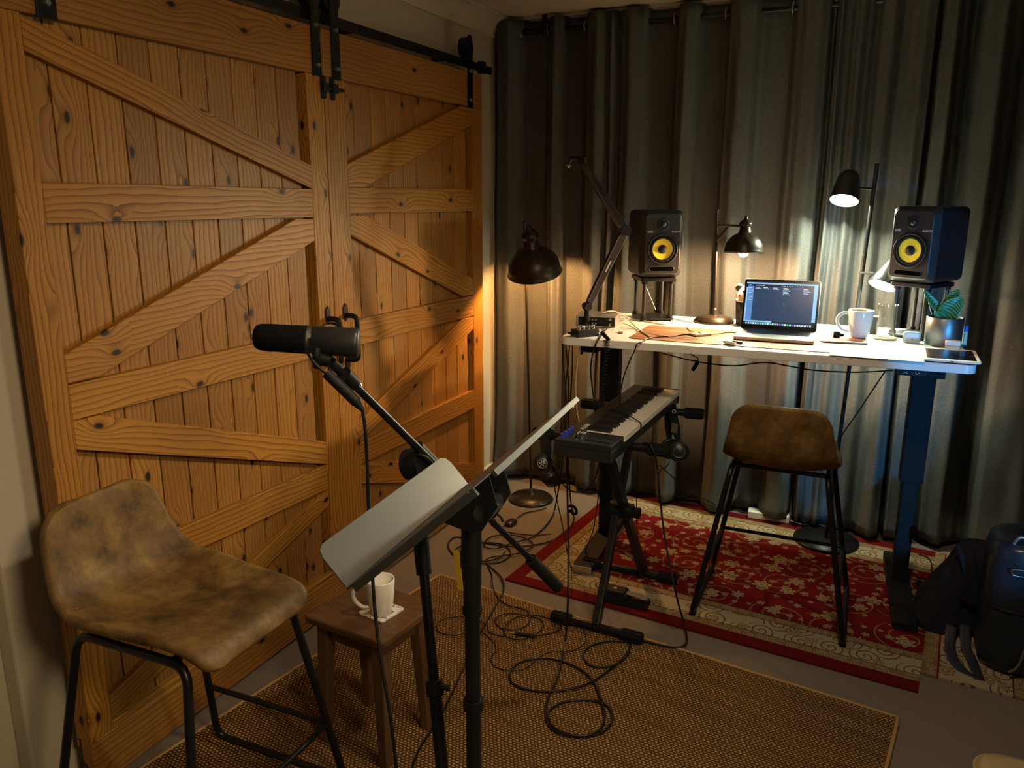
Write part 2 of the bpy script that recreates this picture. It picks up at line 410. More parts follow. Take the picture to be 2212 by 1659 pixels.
def persian(name, Wd, Hd, strip=False):
    g = G(name); u, v, _ = g.sep(g.uv())
    e = g.math('MINIMUM', u, g.math('MINIMUM', v, g.math('SUBTRACT', Hd, v)))
    def flowers(su, r0, petals, am):
        vec = g.comb(g.math('MULTIPLY', u, su), g.math('MULTIPLY', v, su))
        vo = g.n('ShaderNodeTexVoronoi', i={'Vector': vec, 'Scale': 1.0, 'Randomness': .75}); vo.voronoi_dimensions = '2D'
        dd = g.n('ShaderNodeVectorMath', operation='SUBTRACT', i={0: vec, 1: vo.outputs['Position']}).outputs[0]
        x, y, _ = g.sep(dd); th = g.math('ARCTAN2', y, x); rnd = g.sep(vo.outputs['Color'])
        dist = vo.outputs['Distance']
        rad = g.math('MULTIPLY', g.math('ADD', .6, g.math('MULTIPLY', rnd[0], .6)), g.math('ADD', r0, g.math('MULTIPLY', g.math('ABSOLUTE', g.math('SINE', g.math('MULTIPLY', g.math('ADD', th, g.math('MULTIPLY', rnd[1], 6.0)), petals / 2))), am)))
        fl = g.math('LESS_THAN', dist, rad)
        core = g.math('LESS_THAN', g.math('ABSOLUTE', g.math('SUBTRACT', dist, g.math('MULTIPLY', rad, .62))), g.math('MULTIPLY', rad, .10))
        core2 = g.math('LESS_THAN', dist, g.math('MULTIPLY', rad, .22))
        return fl, g.math('MAXIMUM', core, core2), dist, rnd, th
    def rings(su, w, off=0.0):
        vec = g.comb(g.math('ADD', g.math('MULTIPLY', u, su), off), g.math('ADD', g.math('MULTIPLY', v, su), off))
        vo = g.n('ShaderNodeTexVoronoi', i={'Vector': vec, 'Scale': 1.0, 'Randomness': .6}); vo.voronoi_dimensions = '2D'
        dd = g.n('ShaderNodeVectorMath', operation='SUBTRACT', i={0: vec, 1: vo.outputs['Position']}).outputs[0]
        x, y, _ = g.sep(dd); th = g.math('ARCTAN2', y, x)
        sp = g.math('ADD', g.math('MULTIPLY', g.math('SUBTRACT', vo.outputs['Distance'], .06), 5.0), g.math('DIVIDE', th, 2 * PI))
        fr = g.math('ABSOLUTE', g.math('SUBTRACT', g.math('FRACT', sp), .5))
        return g.math('MULTIPLY', g.math('LESS_THAN', fr, w), g.math('LESS_THAN', vo.outputs['Distance'], .48))
    wv = g.noise(g.comb(u, v), 700, 2)
    red = g.mix(wv, (.090, .004, .006), (.19, .010, .012)); cream = g.mix(wv, (.25, .205, .12), (.46, .39, .26)); tan = g.mix(wv, (.14, .085, .032), (.26, .17, .075)); brn = (.12, .075, .03, 1)
    scroll = rings(4.2, .07); f1, c1, *_ = flowers(7.0, .13, 6, .13); f2, c2, *_ = flowers(15, .10, 5, .13)
    field = g.mix(scroll, red, tan); field = g.mix(f2, field, cream); field = g.mix(g.math('MULTIPLY', f2, c2), field, brn)
    field = g.mix(f1, field, cream); field = g.mix(g.math('MULTIPLY', f1, c1), field, tan)
    bs = rings(8.5, .12, 3.3); bf, bc, *_ = flowers(8.5, .16, 7, .08)
    bord = g.mix(bs, cream, brn); bord = g.mix(bf, bord, tan); bord = g.mix(g.math('MULTIPLY', bf, bc), bord, cream)
    sm = rings(24, .16, 1.7); smallb = g.mix(sm, tan, cream)
    dark = (.06, .02, .012, 1)
    def gt(t): return g.math('GREATER_THAN', e, t)
    c = g.mix(gt(.062), (.11, .004, .006, 1), smallb); c = g.mix(gt(.100), c, dark); c = g.mix(gt(.104), c, bord)
    c = g.mix(gt(.205), c, dark); c = g.mix(gt(.209), c, smallb); c = g.mix(gt(.246), c, dark); c = g.mix(gt(.250), c, field)
    if strip:
        def gu(t): return g.math('GREATER_THAN', u, t)
        c = g.mix(gu(.050), smallb, (.14, .006, .008, 1)); c = g.mix(gu(.056), c, bord); c = g.mix(gu(.27), c, dark); c = g.mix(gu(.275), c, smallb); c = g.mix(gu(.32), c, (.11, .004, .006, 1))
    g.base(c, .9, spec=.12); g.bump(wv, .5, .003)
    return g.m
def emis(name, c, st):
    g = G(name); g.base((.8, .8, .8) if st > 5 else (.01, .01, .012), .5 if st > 5 else .2); g.set(g.b.inputs['Emission Color'], (*c, 1)); g.b.inputs['Emission Strength'].default_value = st; return g.m
def glass(name, c=(1, 1, 1), rough=0.02):
    g = G(name); tr = g.n('ShaderNodeBsdfTransparent', i={'Color': (.97, .98, .98, 1)}); gl = g.n('ShaderNodeBsdfGlossy', i={'Roughness': rough})
    fr = g.math('MULTIPLY_ADD', g.math('POWER', g.n('ShaderNodeLayerWeight', i={'Blend': .5}).outputs['Facing'], 3.0), .7, .035); mx = g.n('ShaderNodeMixShader', i={0: fr, 1: tr, 2: gl}); g.set(g.out.inputs['Surface'], mx); return g.m
M_['glass'] = glass('clear_glass')
def leatherette():
    g = G('brown_desk_mat'); u, v, _ = g.sep(g.uv())
    a = g.noise(g.comb(g.math('MULTIPLY', u, 6), g.math('MULTIPLY', v, 22)), 1, 6, .7); b = g.noise(g.comb(g.math('MULTIPLY', u, 40), g.math('MULTIPLY', v, 90)), 1, 3, .7)
    c = g.ramp(a, [(.35, (.14, .045, .018)), (.5, (.27, .105, .042)), (.62, (.38, .175, .075))])
    c = g.mix(g.math('MULTIPLY', g.math('SUBTRACT', b, .6, clamp=True), 4, clamp=True), c, (.10, .035, .02))
    g.base(c, .55); g.bump(b, .15, .001); return g.m
M_['mat'] = leatherette()
def leafm():
    g = G('snake_plant_leaf'); u, v, _ = g.sep(g.uv())
    w = g.noise(g.comb(g.math('MULTIPLY', u, 3), g.math('MULTIPLY', v, 3)), 1, 3)
    s = g.math('SINE', g.math('ADD', g.math('MULTIPLY', v, 75), g.math('MULTIPLY', w, 16)))
    c = g.mix(g.math('GREATER_THAN', s, .25), (.010, .085, .030), (.06, .30, .12)); g.base(c, .35); return g.m
M_['leaf'] = leafm()
M_['leafdark'] = simple('leaf_underside', (.03, .035, .015), .5)
def coaster():
    g = G('floral_coaster'); o = g.obj(); a = g.noise(o, 95, 3, .6); b = g.noise(o, 130, 2); 
    c = g.mix(g.math('GREATER_THAN', a, .56), (.66, .64, .58), (.08, .12, .13)); c = g.mix(g.math('GREATER_THAN', b, .64), c, (.35, .06, .04)); g.base(c, .35); return g.m
M_['coaster'] = coaster()

# ================================================================== the room
WX, WY, CZ = -1.89, 4.03, 2.44          # left wall, back wall, ceiling
struct('floor', MB().box((.6, 1.2, -.05), (6.0, 6.2, .1)), M_['carpet'])
struct('ceiling', MB().box((.6, 1.2, CZ + .05), (6.0, 6.2, .1)), M_['ceil'])
yn = P(71, 1659, 0, WX).y
struct('wall_left', MB().box((WX - .06, (yn + WY) / 2, CZ / 2), (.12, WY - yn, CZ)), M_['paint'], bevel=.008)
struct('wall_back', MB().box((.6, WY + .05, CZ / 2), (6.0, .1, CZ)), M_['paint'])
struct('wall_right', MB().box((3.3, 1.2, CZ / 2), (.1, 6.0, CZ)), M_['paint'])
struct('wall_front', MB().box((.6, -1.75, CZ / 2), (6.0, .1, CZ)), M_['paint'])
xh = P(45, 1659, 1, yn).x
struct('wall_hall', MB().box((xh - .25, yn - .35, CZ / 2), (.5, .7, CZ)), M_['paint'], bevel=.004)
b = MB(); prof = [(0, -.09), (.012, -.088)] + [(.012 + .078 * (1 - math.cos(a * PI / 16)), -.09 + .078 * math.sin(a * PI / 16)) for a in range(9)] + [(.09, 0), (0, 0)]
b.prism(prof, Matrix(((1, 0, 0, WX), (0, 0, 1, 0), (0, 1, 0, CZ), (0, 0, 0, 1))), yn, WY)
struct('trim_1', b, M_['ceil'])
b = MB().prism([(-p[0], p[1]) for p in prof], Matrix(((0, 0, 1, 0), (1, 0, 0, WY), (0, 1, 0, CZ), (0, 0, 0, 1))), WX, 3.2)
struct('trim_2', b, M_['ceil'])
def skirting(y0, y1):
    return MB().prism([(0, 0), (.016, 0), (.016, .075), (.010, .09), (0, .09)], Matrix(((1, 0, 0, WX), (0, 0, 1, 0), (0, 1, 0, 0), (0, 0, 0, 1))), y0, y1)
struct('baseboard_left', skirting(3.62, WY), M_['trim'])
struct('baseboard_back', MB().prism([(0, 0), (-.016, 0), (-.016, .075), (-.01, .09), (0, .09)], Matrix(((0, 0, 1, 0), (1, 0, 0, WY), (0, 1, 0, 0), (0, 0, 0, 1))), WX, 3.2), M_['trim'])

# ================================================================== barn doors
XF = -1.783; XB = XF - .024
MD = Matrix(((0, 0, 1, 0), (1, 0, 0, 0), (0, 1, 0, 0), (0, 0, 0, 1)))
def yz(x, y, X=XF): p = P(x, y, 0, X); return (p.y, p.z)
def board(mb, poly, x0, x1, ang, tint=None):
    o = (random.uniform(0, 90), random.uniform(0, 90)); ca, sa = math.cos(ang), math.sin(ang)
    f = lambda y, z, h: (y * ca + z * sa + o[0], -y * sa + z * ca + o[1] + h)
    return mb.prism(poly, MD, x0, x1, tint=random.random() * .55 if tint is None else tint, uvf=f)
YS = (yz(718, 560)[0] + yz(755, 1294)[0]) / 2      # the seam
YL = 1.215; YR = (yz(1043, 560)[0] + yz(1046, 1040)[0]) / 2
ZB, ZT = .012, yz(900, 122)[1]
zt0 = (yz(393, 99)[1] + yz(885, 203)[1]) / 2       # underside of the top board
zk = yz(719, 1246)[1]                              # top of the kick board
def build_door(name, label, y0, y1, ys0, ys1, planks, members, rails):
    t = thing(name, label, None, (XF, (y0 + y1) / 2, ZB), kind='structure')
    mb = MB(); n = planks; w = (ys1 - ys0 + .03 - .024) / n
    for i in range(n):
        a = ys0 - .03 + i * w
        board(mb, [(a + .0022, zk - .03), (a + w - .0022, zk - .03), (a + w - .0022, zt0 + .03), (a + .0022, zt0 + .03)], XB - .018, XB, PI / 2, .5 + .5 * random.random())
    board(mb, [(y0 + .003, zk - .03), (y1 - .003, zk - .03), (y1 - .003, zt0 + .03), (y0 + .003, zt0 + .03)], XB - .040, XB - .034, PI / 2, 1.0)
    obj('plank_panel', mb, M_['pine'], t, bevel=.0012, seg=1)
    for a, c in ((y0, ys0), (ys1, y1)):
        obj('stile', board(MB(), [(a, zk + .001), (c, zk + .001), (c, zt0 - .001), (a, zt0 - .001)], XB - .033, XF, PI / 2, .12), M_['pine'], t, bevel=.0015, seg=1)
    obj('top_board', board(MB(), [(y0, zt0), (y1, zt0), (y1, ZT), (y0, ZT)], XB - .02, XF + .002, 0, .45 if y0 < 2 else .95), M_['pine'], t, bevel=.002, seg=1)
    obj('kick_board', board(MB(), [(y0, ZB), (y1, ZB), (y1, zk), (y0, zk)], XB - .02, XF + .001, 0, .45), M_['pine'], t, bevel=.002, seg=1)
    for nm, q in members:
        p = [yz(a[0], a[1]) for a in q]
        # ends are cut flush against the stiles
        ym = sum(a[0] for a in p) / len(p)
        p = [((ys0 + .0005 if a[0] < ym else ys1 - .0005), a[1]) if flush else a for a, flush in zip(p, [len(r) < 3 for r in q])]
        ang = math.atan2(p[1][1] - p[0][1], p[1][0] - p[0][0])
        obj(nm, board(MB(), p, XB, XF - .0008, ang, random.random() * .3), M_['pine'], t, bevel=.0015, seg=1)
    return t
ylL = sum(yz(*a)[0] for a in ((76, 280), (150, 830), (200, 1250))) / 3
yrL = sum(yz(*a)[0] for a in ((684, 560), (704, 950))) / 2
ylR = sum(yz(*a)[0] for a in ((750, 350), (770, 690), (778, 1000))) / 3
yrR = sum(yz(*a)[0] for a in ((1021, 403), (1025, 850))) / 2
door1 = build_door('door_1', 'left sliding barn door of knotty pine with zigzag braces', YL, YS - .0025, ylL, yrL, 10, [
    ('brace', [(54, 108), (640, 407), (672, 407), (672, 358), (115, 44)]),
    ('rail', [(101, 483), (673, 470), (673, 408), (89, 394)]),
    ('brace', [(150, 829), (215, 814, 1), (679, 520), (672, 473), (640, 473, 1), (142, 767)]),
    ('rail', [(161, 908), (690, 771), (685, 713), (149, 833)]),
    ('brace', [(169, 971), (708, 1003), (704, 955), (214, 898, 1), (162, 909)]),
    ('brace', [(215, 1290), (711, 1055), (707, 1004), (207, 1222)]),
    ('brace', [(246, 1553), (711, 1091), (709, 1058), (240, 1503)]),
    ('rail', [(250, 1591), (717, 1243), (716, 1238), (246, 1557)]),
], None)
door2 = build_door('door_2', 'right sliding barn door of knotty pine lit by the floor lamp', YS + .0025, YR, ylR, yrR, 9, [
    ('brace', [(750, 404), (790, 404, 1), (1020, 270), (1020, 232), (995, 229, 1), (747, 354)]),
    ('rail', [(752, 462), (1021, 456), (1021, 409), (750, 405)]),
    ('brace', [(753, 508), (1000, 640, 1), (1024, 637), (1024, 602), (792, 465, 1), (752, 465)]),
    ('rail', [(775, 746), (1023, 682), (1023, 638), (772, 691)]),
    ('brace', [(777, 957), (1024, 710), (1024, 684), (1003, 688, 1), (775, 908)]),
    ('brace', [(778, 1006), (1024, 882), (1024, 843), (803, 945, 1), (776, 958)]),
    ('brace', [(779, 1047), (1025, 1040), (1025, 1002), (806, 996, 1), (779, 1008)]),
], None)
# track, hangers, handles, latch
XT = -1.80
tz0 = (yz(860, 103, XT)[1] + yz(1069, 162, XT)[1]) / 2; tz1 = (yz(860, 80, XT)[1] + yz(1070, 148, XT)[1]) / 2
t = thing('door_track', 'black steel barn door track running along the wall above both doors', 'door track', (XT, 2.4, tz0))
obj('track_bar', MB().box((XT - .004, (1.0 + 3.72) / 2, (tz0 + tz1) / 2), (.008, 2.72, tz1 - tz0)), M_['black'], t, bevel=.001)
for y in (1.35, 1.9, 2.62, 3.3):
    obj('standoff_bolt', MB().cyl((WX, y, (tz0 + tz1) / 2), (XT + .008, y, (tz0 + tz1) / 2), .011), M_['black'], t)
for y in (1.02, 3.6): obj('end_stop', MB().box((XT + .004, y, (tz0 + tz1) / 2), (.03, .035, tz1 - tz0 + .02)), M_['black'], t, bevel=.003)
def hanger(door, yc, w):
    xs = XF + .003; zb = zt0 - .006; zt = tz1 + .10
    poly = [(yc - w / 2, zb), (yc + w / 2, zb), (yc + w / 2, zt - .02), (yc + w / 4, zt), (yc - w / 4, zt), (yc - w / 2, zt - .02)]
    h = obj('roller_hanger', MB().prism(poly, MD, xs, xs + .006), M_['black'], door, bevel=.001)
    for z in (zb + .035, zb + .16): obj('bolt', MB().cyl((xs + .006, yc, z), (xs + .014, yc, z), .009, .007, 6), M_['steel'], h)
    m = MB().cyl((XT - .012, yc - .004, tz1 + .046), (xs, yc - .004, tz1 + .046), .046, n=28)
    obj('roller_wheel', m, M_['black'], h, bevel=.002)
wst = .045
hanger(door1, P(97, 30, 0, XF).y, .05); hanger(door1, P(680, 120, 0, XF).y, wst)
hanger(door2, P(722, 120, 0, XF).y, wst); hanger(door2, P(1013, 170, 0, XF).y, wst)
def handle(door, px, pz, pz2):
    a = P(px, pz, 0, XF); c = P(px + 3, pz2, 0, XF)
    x = XF + .001; z1, z2, y = a.z, c.z, a.y
    hx = [(0, .034), (.013, .018), (.013, -.018), (0, -.034), (-.013, -.018), (-.013, .018)]
    h = None
    pts = fillet([(x, y, z1 - .012), (x + .052, y, z1 - .012), (x + .052, y, z2 + .012), (x, y, z2 + .012)], .022)
    h = obj('pull_handle', MB().tube(pts, .0095, 10), M_['matte'], door)
    for z in (z1, z2): obj('handle_plate', MB().prism([(y + p[0], z + p[1]) for p in hx], MD, x, x + .005), M_['bronze'], h, bevel=.001)
handle(door1, 707, 681, 790); handle(door2, 745, 674, 783)
l0 = P(697, 189, 0, XF); l1 = P(716, 192, 0, XF)
lt = obj('latch', MB().prism([(l0.y + p[0], l0.z + p[1]) for p in rrect(.026, .075, .009)], MD, XF + .001, XF + .006), M_['matte'], door1, bevel=.001)
obj('latch_bolt', MB().cyl((XF + .012, l0.y - .01, l0.z), (XF + .012, l0.y + .10, l0.z), .006).box((XF + .01, l0.y, l0.z), (.014, .03, .028)), M_['matte'], lt)
kp = MB().prism([(l1.y + p[0], l1.z + p[1]) for p in rrect(.026, .075, .009)], MD, XF + .001, XF + .006)
kp.box((XF + .012, l1.y, l1.z), (.016, .03, .03))
obj('latch_keeper', kp, M_['matte'], door2, bevel=.001)

# ================================================================== curtains
CY = 3.93
rod0 = P(1064, 75, 1, CY); rodz = rod0.z
def curtain(name, label, prof, xend=None, z_top=None, flare=0.0):
    xs = []; ds = []
    for a, d in prof:
        xs.append(P(a, 300, 1, CY).x if a < 5000 else a - 10000); ds.append(d)
    # arc-length uv
    def f(s):
        s *= (len(xs) - 1); i = min(int(s), len(xs) - 2); t = s - i
        tt = t * t * (3 - 2 * t)
        return xs[i] + (xs[i + 1] - xs[i]) * t, ds[i] + (ds[i + 1] - ds[i]) * tt
    N = (len(xs) - 1) * 8; cum = [0]; pr = f(0)
    for i in range(1, N + 1):
        c = f(i / N); cum.append(cum[-1] + math.hypot(c[0] - pr[0], c[1] - pr[1])); pr = c
    zt = z_top or rodz + .055; zb = .035
    def fn(u, v):
        i = round(u * N); x, d = f(i / N)
        z = zb + (zt - zb) * (1 - v)
        k = max(0, 1 - z / .9)
        nz = noise.noise(Vector((x * 5, z * 1.3, 3))); nz2 = noise.noise(Vector((x * 13, z * 2.2, 9)))
        amp = 1.0 + .25 * nz * min(1, (zt - z) * 2)
        y = CY - d * amp - .012 * nz2 * min(1, (zt - z)) - .035 * k * k * (1 + nz * 1.3)
        xx = x + .018 * noise.noise(Vector((x * 4, z * .8, 1))) * min(1, (zt - z) * 1.2) + flare * (zt - z) * (x + .4) * .02
        if z < .12: y += .02 * noise.noise(Vector((x * 24, z * 18, 5)))
        return Vector((xx, y, z + .012 * noise.noise(Vector((x * 9, 0, 7))) * k))
    mb = MB().grid(fn, N, 56, uvf=lambda u, v: (cum[round(u * N)], (1 - v) * (zt - zb)))
    o = obj(name, mb, M_['linen'], solid=.003)
    tag(o, label, 'curtain'); return o
R_, T_ = .062, -.040      # ridge in front of the rod, trough behind it
profL = [(1066, -.02), (1085, R_ * .7), (1108, R_), (1128, .01), (1140, T_), (1178, T_), (1192, .02), (1203, R_ * .8), (1214, .02), (1224, T_), (1258, T_), (1270, .03), (1292, R_), (1312, .02), (1322, .045), (1334, .0), (1345, .03), (1362, R_), (1388, .035), (1398, T_), (1448, T_), (1462, .03), (1480, R_), (1497, .03), (1508, T_), (1556, T_), (1569, .04), (1592, R_ * 1.2), (1618, .05), (1632, -.01), (1650, T_), (1690, T_), (1708, .02), (1728, R_ * .9), (1752, R_ * 1.25), (1770, .05), (1776, -.03)]
curtain('curtain', 'dark taupe linen curtain hanging on the rod from the room corner to the desk', profL)
profR = [(1782, -.045), (1790, .03), (1798, .07), (1806, .035), (1816, .045), (1826, .03), (1840, R_ * .9), (1856, .02), (1872, -.01), (1886, .035), (1905, .045), (1928, .01), (1950, .035), (1972, R_ * 1.1), (1992, .05), (1999, -.04), (2012, .05), (2035, R_), (2052, .0), (2075, T_), (2100, .02), (2135, .05), (2165, .0), (2190, T_), (2230, .05)] + [(10000 + .55 + .11 * i, (R_ if i % 2 else T_)) for i in range(1, 24)]
curtain('curtain', 'dark taupe linen curtain hanging behind the right speaker and the suitcase', profR)
t = thing('curtain_rod', 'black curtain rod threaded through the grommets below the ceiling', 'curtain rod', (rod0.x, CY, rodz))
obj('rod', MB().cyl((rod0.x, CY, rodz), (3.1, CY, rodz), .0125, n=18), M_['black'], t)
obj('finial', MB().cyl((rod0.x - .005, CY, rodz), (rod0.x + .06, CY, rodz), .019, n=20), M_['black'], t, bevel=.003)
for px in (1177, 1790):
    x = P(px, 40, 1, CY).x
    obj('rod_bracket', MB().box((x, (CY + WY) / 2 + .01, rodz + .075), (.022, .12, .02)).box((x, CY - .004, rodz + .04), (.022, .012, .09)).box((x, WY - .006, rodz + .06), (.03, .01, .12)), M_['black'], t, bevel=.002)
for px in (1128, 1186, 1213, 1266, 1394, 1458, 1501, 1568, 1629, 1711):
    x = P(px, 60, 1, CY).x
    g = obj('grommet', MB().tube([Vector((x, CY + .027 * math.cos(a * PI / 12), rodz + .027 * math.sin(a * PI / 12))) for a in range(24)], .0035, 8, closed=True), M_['steel'])
    tag(g, 'steel grommet ring of the left curtain on the black rod', 'grommet', 'curtain grommets')

# ================================================================== rugs
def rug(name, label, c0, c1, dep, h, mat, z=0.0, hem=None, fr=None):
    "c0,c1 front corners (left,right), dep depth backwards"
    c0 = Vector((c0[0], c0[1], z)); c1 = Vector((c1[0], c1[1], z)); u = (c1 - c0); L = u.length; u.normalize(); v = Vector((-u.y, u.x, 0))
    nx, ny = int(L / .04), int(dep / .04)
    def fn(a, b):
        x, y = a * L, b * dep; e = min(x, L - x, y, dep - y)
        zz = h + .0015 * noise.noise(Vector((x * 5, y * 5, 2)))
        w = .004 * noise.noise(Vector((x * 3, y * 3, 4))) if e < .01 else 0
        return c0 + u * (x + w) + v * (y + w) + Vector((0, 0, zz))
    mb = MB().grid(fn, nx, ny, uvf=lambda a, b: (a * L, b * dep))
    # sides down to the floor
    ring = [(i / nx, 0) for i in range(nx)] + [(1, j / ny) for j in range(ny)] + [(1 - i / nx, 1) for i in range(nx)] + [(0, 1 - j / ny) for j in range(ny)]
    top = [fn(*r) for r in ring]; n = len(ring); bot = [Vector((p.x, p.y, z + .0005)) for p in top]
    mb.add(top + bot, [(i, n + i, n + (i + 1) % n, (i + 1) % n) for i in range(n)], uv=[[(ring[k % n][0] * L, ring[k % n][1] * dep) for k in (i, n + i, n + (i + 1) % n, (i + 1) % n)] for i in range(n)])
    o = obj(name, mb, mat); tag(o, label, 'rug')
    if hem:
        pts = [fn(*r) + Vector((0, 0, -.002)) for r in ring]
        o2 = obj('binding', MB().tube(pts, .0065, 6, closed=True), hem, o)
        o2.location = (0, 0, 0)
    return o
ra, rb = FL(1091, 1254), FL(1981, 1499)
M_['persian'] = persian('red_persian_pile', (rb - ra).length, 1.20)
M_['persian2'] = persian('cream_persian_pile', .46, 1.22, True)
rug('persian_rug', 'red patterned rug with cream floral borders under the desk and keyboard stand', ra, rb, 1.20, .009, M_['persian'])
rug('persian_rug', 'strip of cream floral rug beside the red rug, under the dark backpack', (rb.x + .012, rb.y + .125), (rb.x + .37, rb.y + .095), 1.08, .008, M_['persian2'])
ja, jb = FL(950, 1246), FL(1940, 1556)
u = (jb - ja).normalized(); jv = Vector((u.y, -u.x, 0))   # towards the camera
rug('jute_rug', 'large golden brown woven jute rug in the foreground', ja + jv * 1.62, jb + jv * 1.62, 1.62, .011, M_['jute'], hem=M_['jutehem'])

# ================================================================== desk
TZ = 1.03
dA = P(1209, 728, 2, TZ); dB = P(2113, 791, 2, TZ)
du = (dB - dA); du.z = 0; DL = du.length; du.normalize(); dv = Vector((-du.y, du.x, 0))
MDSK = Matrix(((du.x, dv.x, 0, dA.x), (du.y, dv.y, 0, dA.y), (0, 0, 1, 0), (0, 0, 0, 1)))
DD = .74
t = thing('standing_desk', 'white height-adjustable desk on black steel legs in front of the curtain', 'desk', M=MDSK)
def D(x, y, z=0): return MDSK @ Vector((x, y, z))
poly = [(x + DL / 2, y + DD / 2) for x, y in rrect(DL, DD, .035, 6)]
obj('desk_top', MB().prism(poly, MDSK, TZ - .030, TZ), M_['desk'], t, bevel=.002)
for sx, nm in ((.10, 'l'), (DL - .11, 'r')):
    f = obj('foot', MB().prism([(sx + x, DD / 2 + y) for x, y in rrect(.085, .65, .006)], MDSK, .010, .042), M_['deskframe'], t, bevel=.002)
    if nm == 'l': obj('end_cap', MB().prism([(sx - .042, DD / 2 - .327), (sx + .042, DD / 2 - .327), (sx + .042, DD / 2 - .320), (sx - .042, DD / 2 - .320)], MDSK, .010, .041), M_['alu'], f)
    l = obj('leg', MB().prism([(sx + x, DD / 2 + .06 + y) for x, y in rrect(.06, .055, .006)], MDSK, .04, .60), M_['deskframe'], t)
    obj('leg_sleeve', MB().prism([(sx + x, DD / 2 + .06 + y) for x, y in rrect(.085, .07, .006)], MDSK, .47, TZ - .07), M_['deskframe'], l, bevel=.001)
    obj('top_bracket', MB().prism([(sx - .03, .08), (sx + .03, .08), (sx + .03, DD - .05), (sx - .03, DD - .05)], MDSK, TZ - .07, TZ - .031), M_['deskframe'], t, bevel=.002)
obj('crossbar', MB().prism([(.12, DD / 2 + .02), (DL - .12, DD / 2 + .02), (DL - .12, DD / 2 + .07), (.12, DD / 2 + .07)], MDSK, TZ - .075, TZ - .035), M_['deskframe'], t)
pc = MDSK.inverted() @ P(1968, 803, 2, TZ - .04)
ctl = obj('height_control', MB().prism(rrect(.10, .05, .006), MDSK @ Matrix.Translation((pc.x, .035, 0)), TZ - .052, TZ - .031), M_['matte'], t, bevel=.003)
for k, s_ in ((-.018, 1), (.018, -1)):
    Mx = MDSK @ Matrix.Translation((pc.x + k, .0095, TZ - .042)) @ Matrix.Rotation(PI / 2, 4, 'X')
    pts = [Mx @ Vector((-.006, -.003 * s_, 0)), Mx @ Vector((0, .003 * s_, 0)), Mx @ Vector((.006, -.003 * s_, 0))]
    obj('arrow_mark', MB().tube(pts, .0008, 6), M_['label'], ctl)

# ================================================================== bar stools
def make_stool():
    t = thing('bar_stool', 'x', 'bar stool')
    cl = catmull([(.435, 0, .585), (.428, 0, .612), (.40, 0, .628), (.33, 0, .632), (.22, 0, .622), (.12, 0, .620), (.055, 0, .632), (.012, 0, .668), (-.012, 0, .72), (-.028, 0, .79), (-.040, 0, .845), (-.047, 0, .872)], 5)
    cum = [0]
    for i in range(1, len(cl)): cum.append(cum[-1] + (cl[i] - cl[i - 1]).length)
    TL = cum[-1]
    def at(s):
        i = 0
        while i < len(cum) - 2 and cum[i + 1] < s: i += 1
        k = (s - cum[i]) / max(1e-9, cum[i + 1] - cum[i]); return cl[i].lerp(cl[i + 1], k)
    NV, NU = 44, 20
    ss = []
    for j in range(NV + 1):
        q = j / NV; ss.append(TL * (q - .035 * math.sin(2 * PI * q) * 1.2))
    def fn(u, v):
        s = ss[round(v * NV)]; c = at(s); q = s / TL
        w = .190 + .030 * math.sin(PI * min(1, q / .75) ** 1.0) if q < .75 else .190 - .030 * (q - .75) / .25
        w = .181 + .024 * math.exp(-((q - .52) / .22) ** 2) - .022 * max(0, (q - .72) / .28)
        rf, rb_ = .05, .075
        if s < rf: w -= rf - math.sqrt(max(0, rf * rf - (rf - s) ** 2))
        if TL - s < rb_: w -= rb_ - math.sqrt(max(0, rb_ * rb_ - (rb_ - TL + s) ** 2))
        a = (u * 2 - 1); a = math.copysign(abs(a) ** .92, a)
        tan = (at(min(TL, s + .01)) - at(max(0, s - .01))).normalized(); n = Vector((-tan.z, 0, tan.x)) * -1
        if n.z < 0 and q < .4: n = -n
        n = Vector((tan.z, 0, -tan.x))
        if q < .5 and n.z < 0: n = -n
        curl = .030 * abs(a) ** 2.6 * (math.exp(-((q - .5) / .26) ** 2) + .25)
        nn = Vector((abs(tan.z), 0, abs(tan.x)))
        return c + Vector((0, a * w, 0)) + nn * curl
    obj('seat', MB().grid(fn, NU, NV), M_['leather'], t, local=True, solid=.024, sub=1, bevel=0)
    s0 = min(range(len(ss)), key=lambda j: abs(ss[j] - cum[6 * 5]))
    seat = t.children[0]
    obj('seam', MB().tube([fn(i / 20, s0 / NV) + Vector((.008, 0, .0125)) for i in range(1, 20)], .0016, 6), M_['leather'], seat, local=True)
    for s_ in (-1, 1):
        a = [(.0, .268 * s_, .0135), (.45, .268 * s_, .0135), (.385, .165 * s_, .600), (.055, .165 * s_, .600)]
        m = MB().tube(fillet(a, .045, 6, True), .0105, 10, closed=True)
        lf = obj('leg_frame', m, M_['black'], t, local=True)
        for x in (.03, .42): obj('glide', MB().box((x, .268 * s_, .0055), (.03, .024, .009)), M_['rubber'], lf, local=True)
    z = .205; k = (z - .0135) / (.600 - .0135)
    xf, yf = .45 - .065 * k, .268 - .103 * k; xr = .0 + .055 * k
    obj('footrest', MB().tube([(xr, yf, z), (xf, yf, z)], .008, 8).tube([(xr, -yf, z), (xf, -yf, z)], .008, 8).tube([(xf, -yf, z), (xf, yf, z)], .008, 8), M_['black'], t, local=True)
    for x in (.10, .34): obj('seat_crossbar', MB().tube([(x, -.165, .600), (x, .165, .600)], .009, 8), M_['black'], t, local=True)
    return t
st = make_stool()
st.matrix_world = Matrix.Translation((-1.640, 1.245, .0)) @ Matrix.Rotation(math.radians(1), 4, 'Z')
st['label'] = 'brown leather bar stool in the left foreground against the barn door'; st['group'] = 'matching leather bar stools'
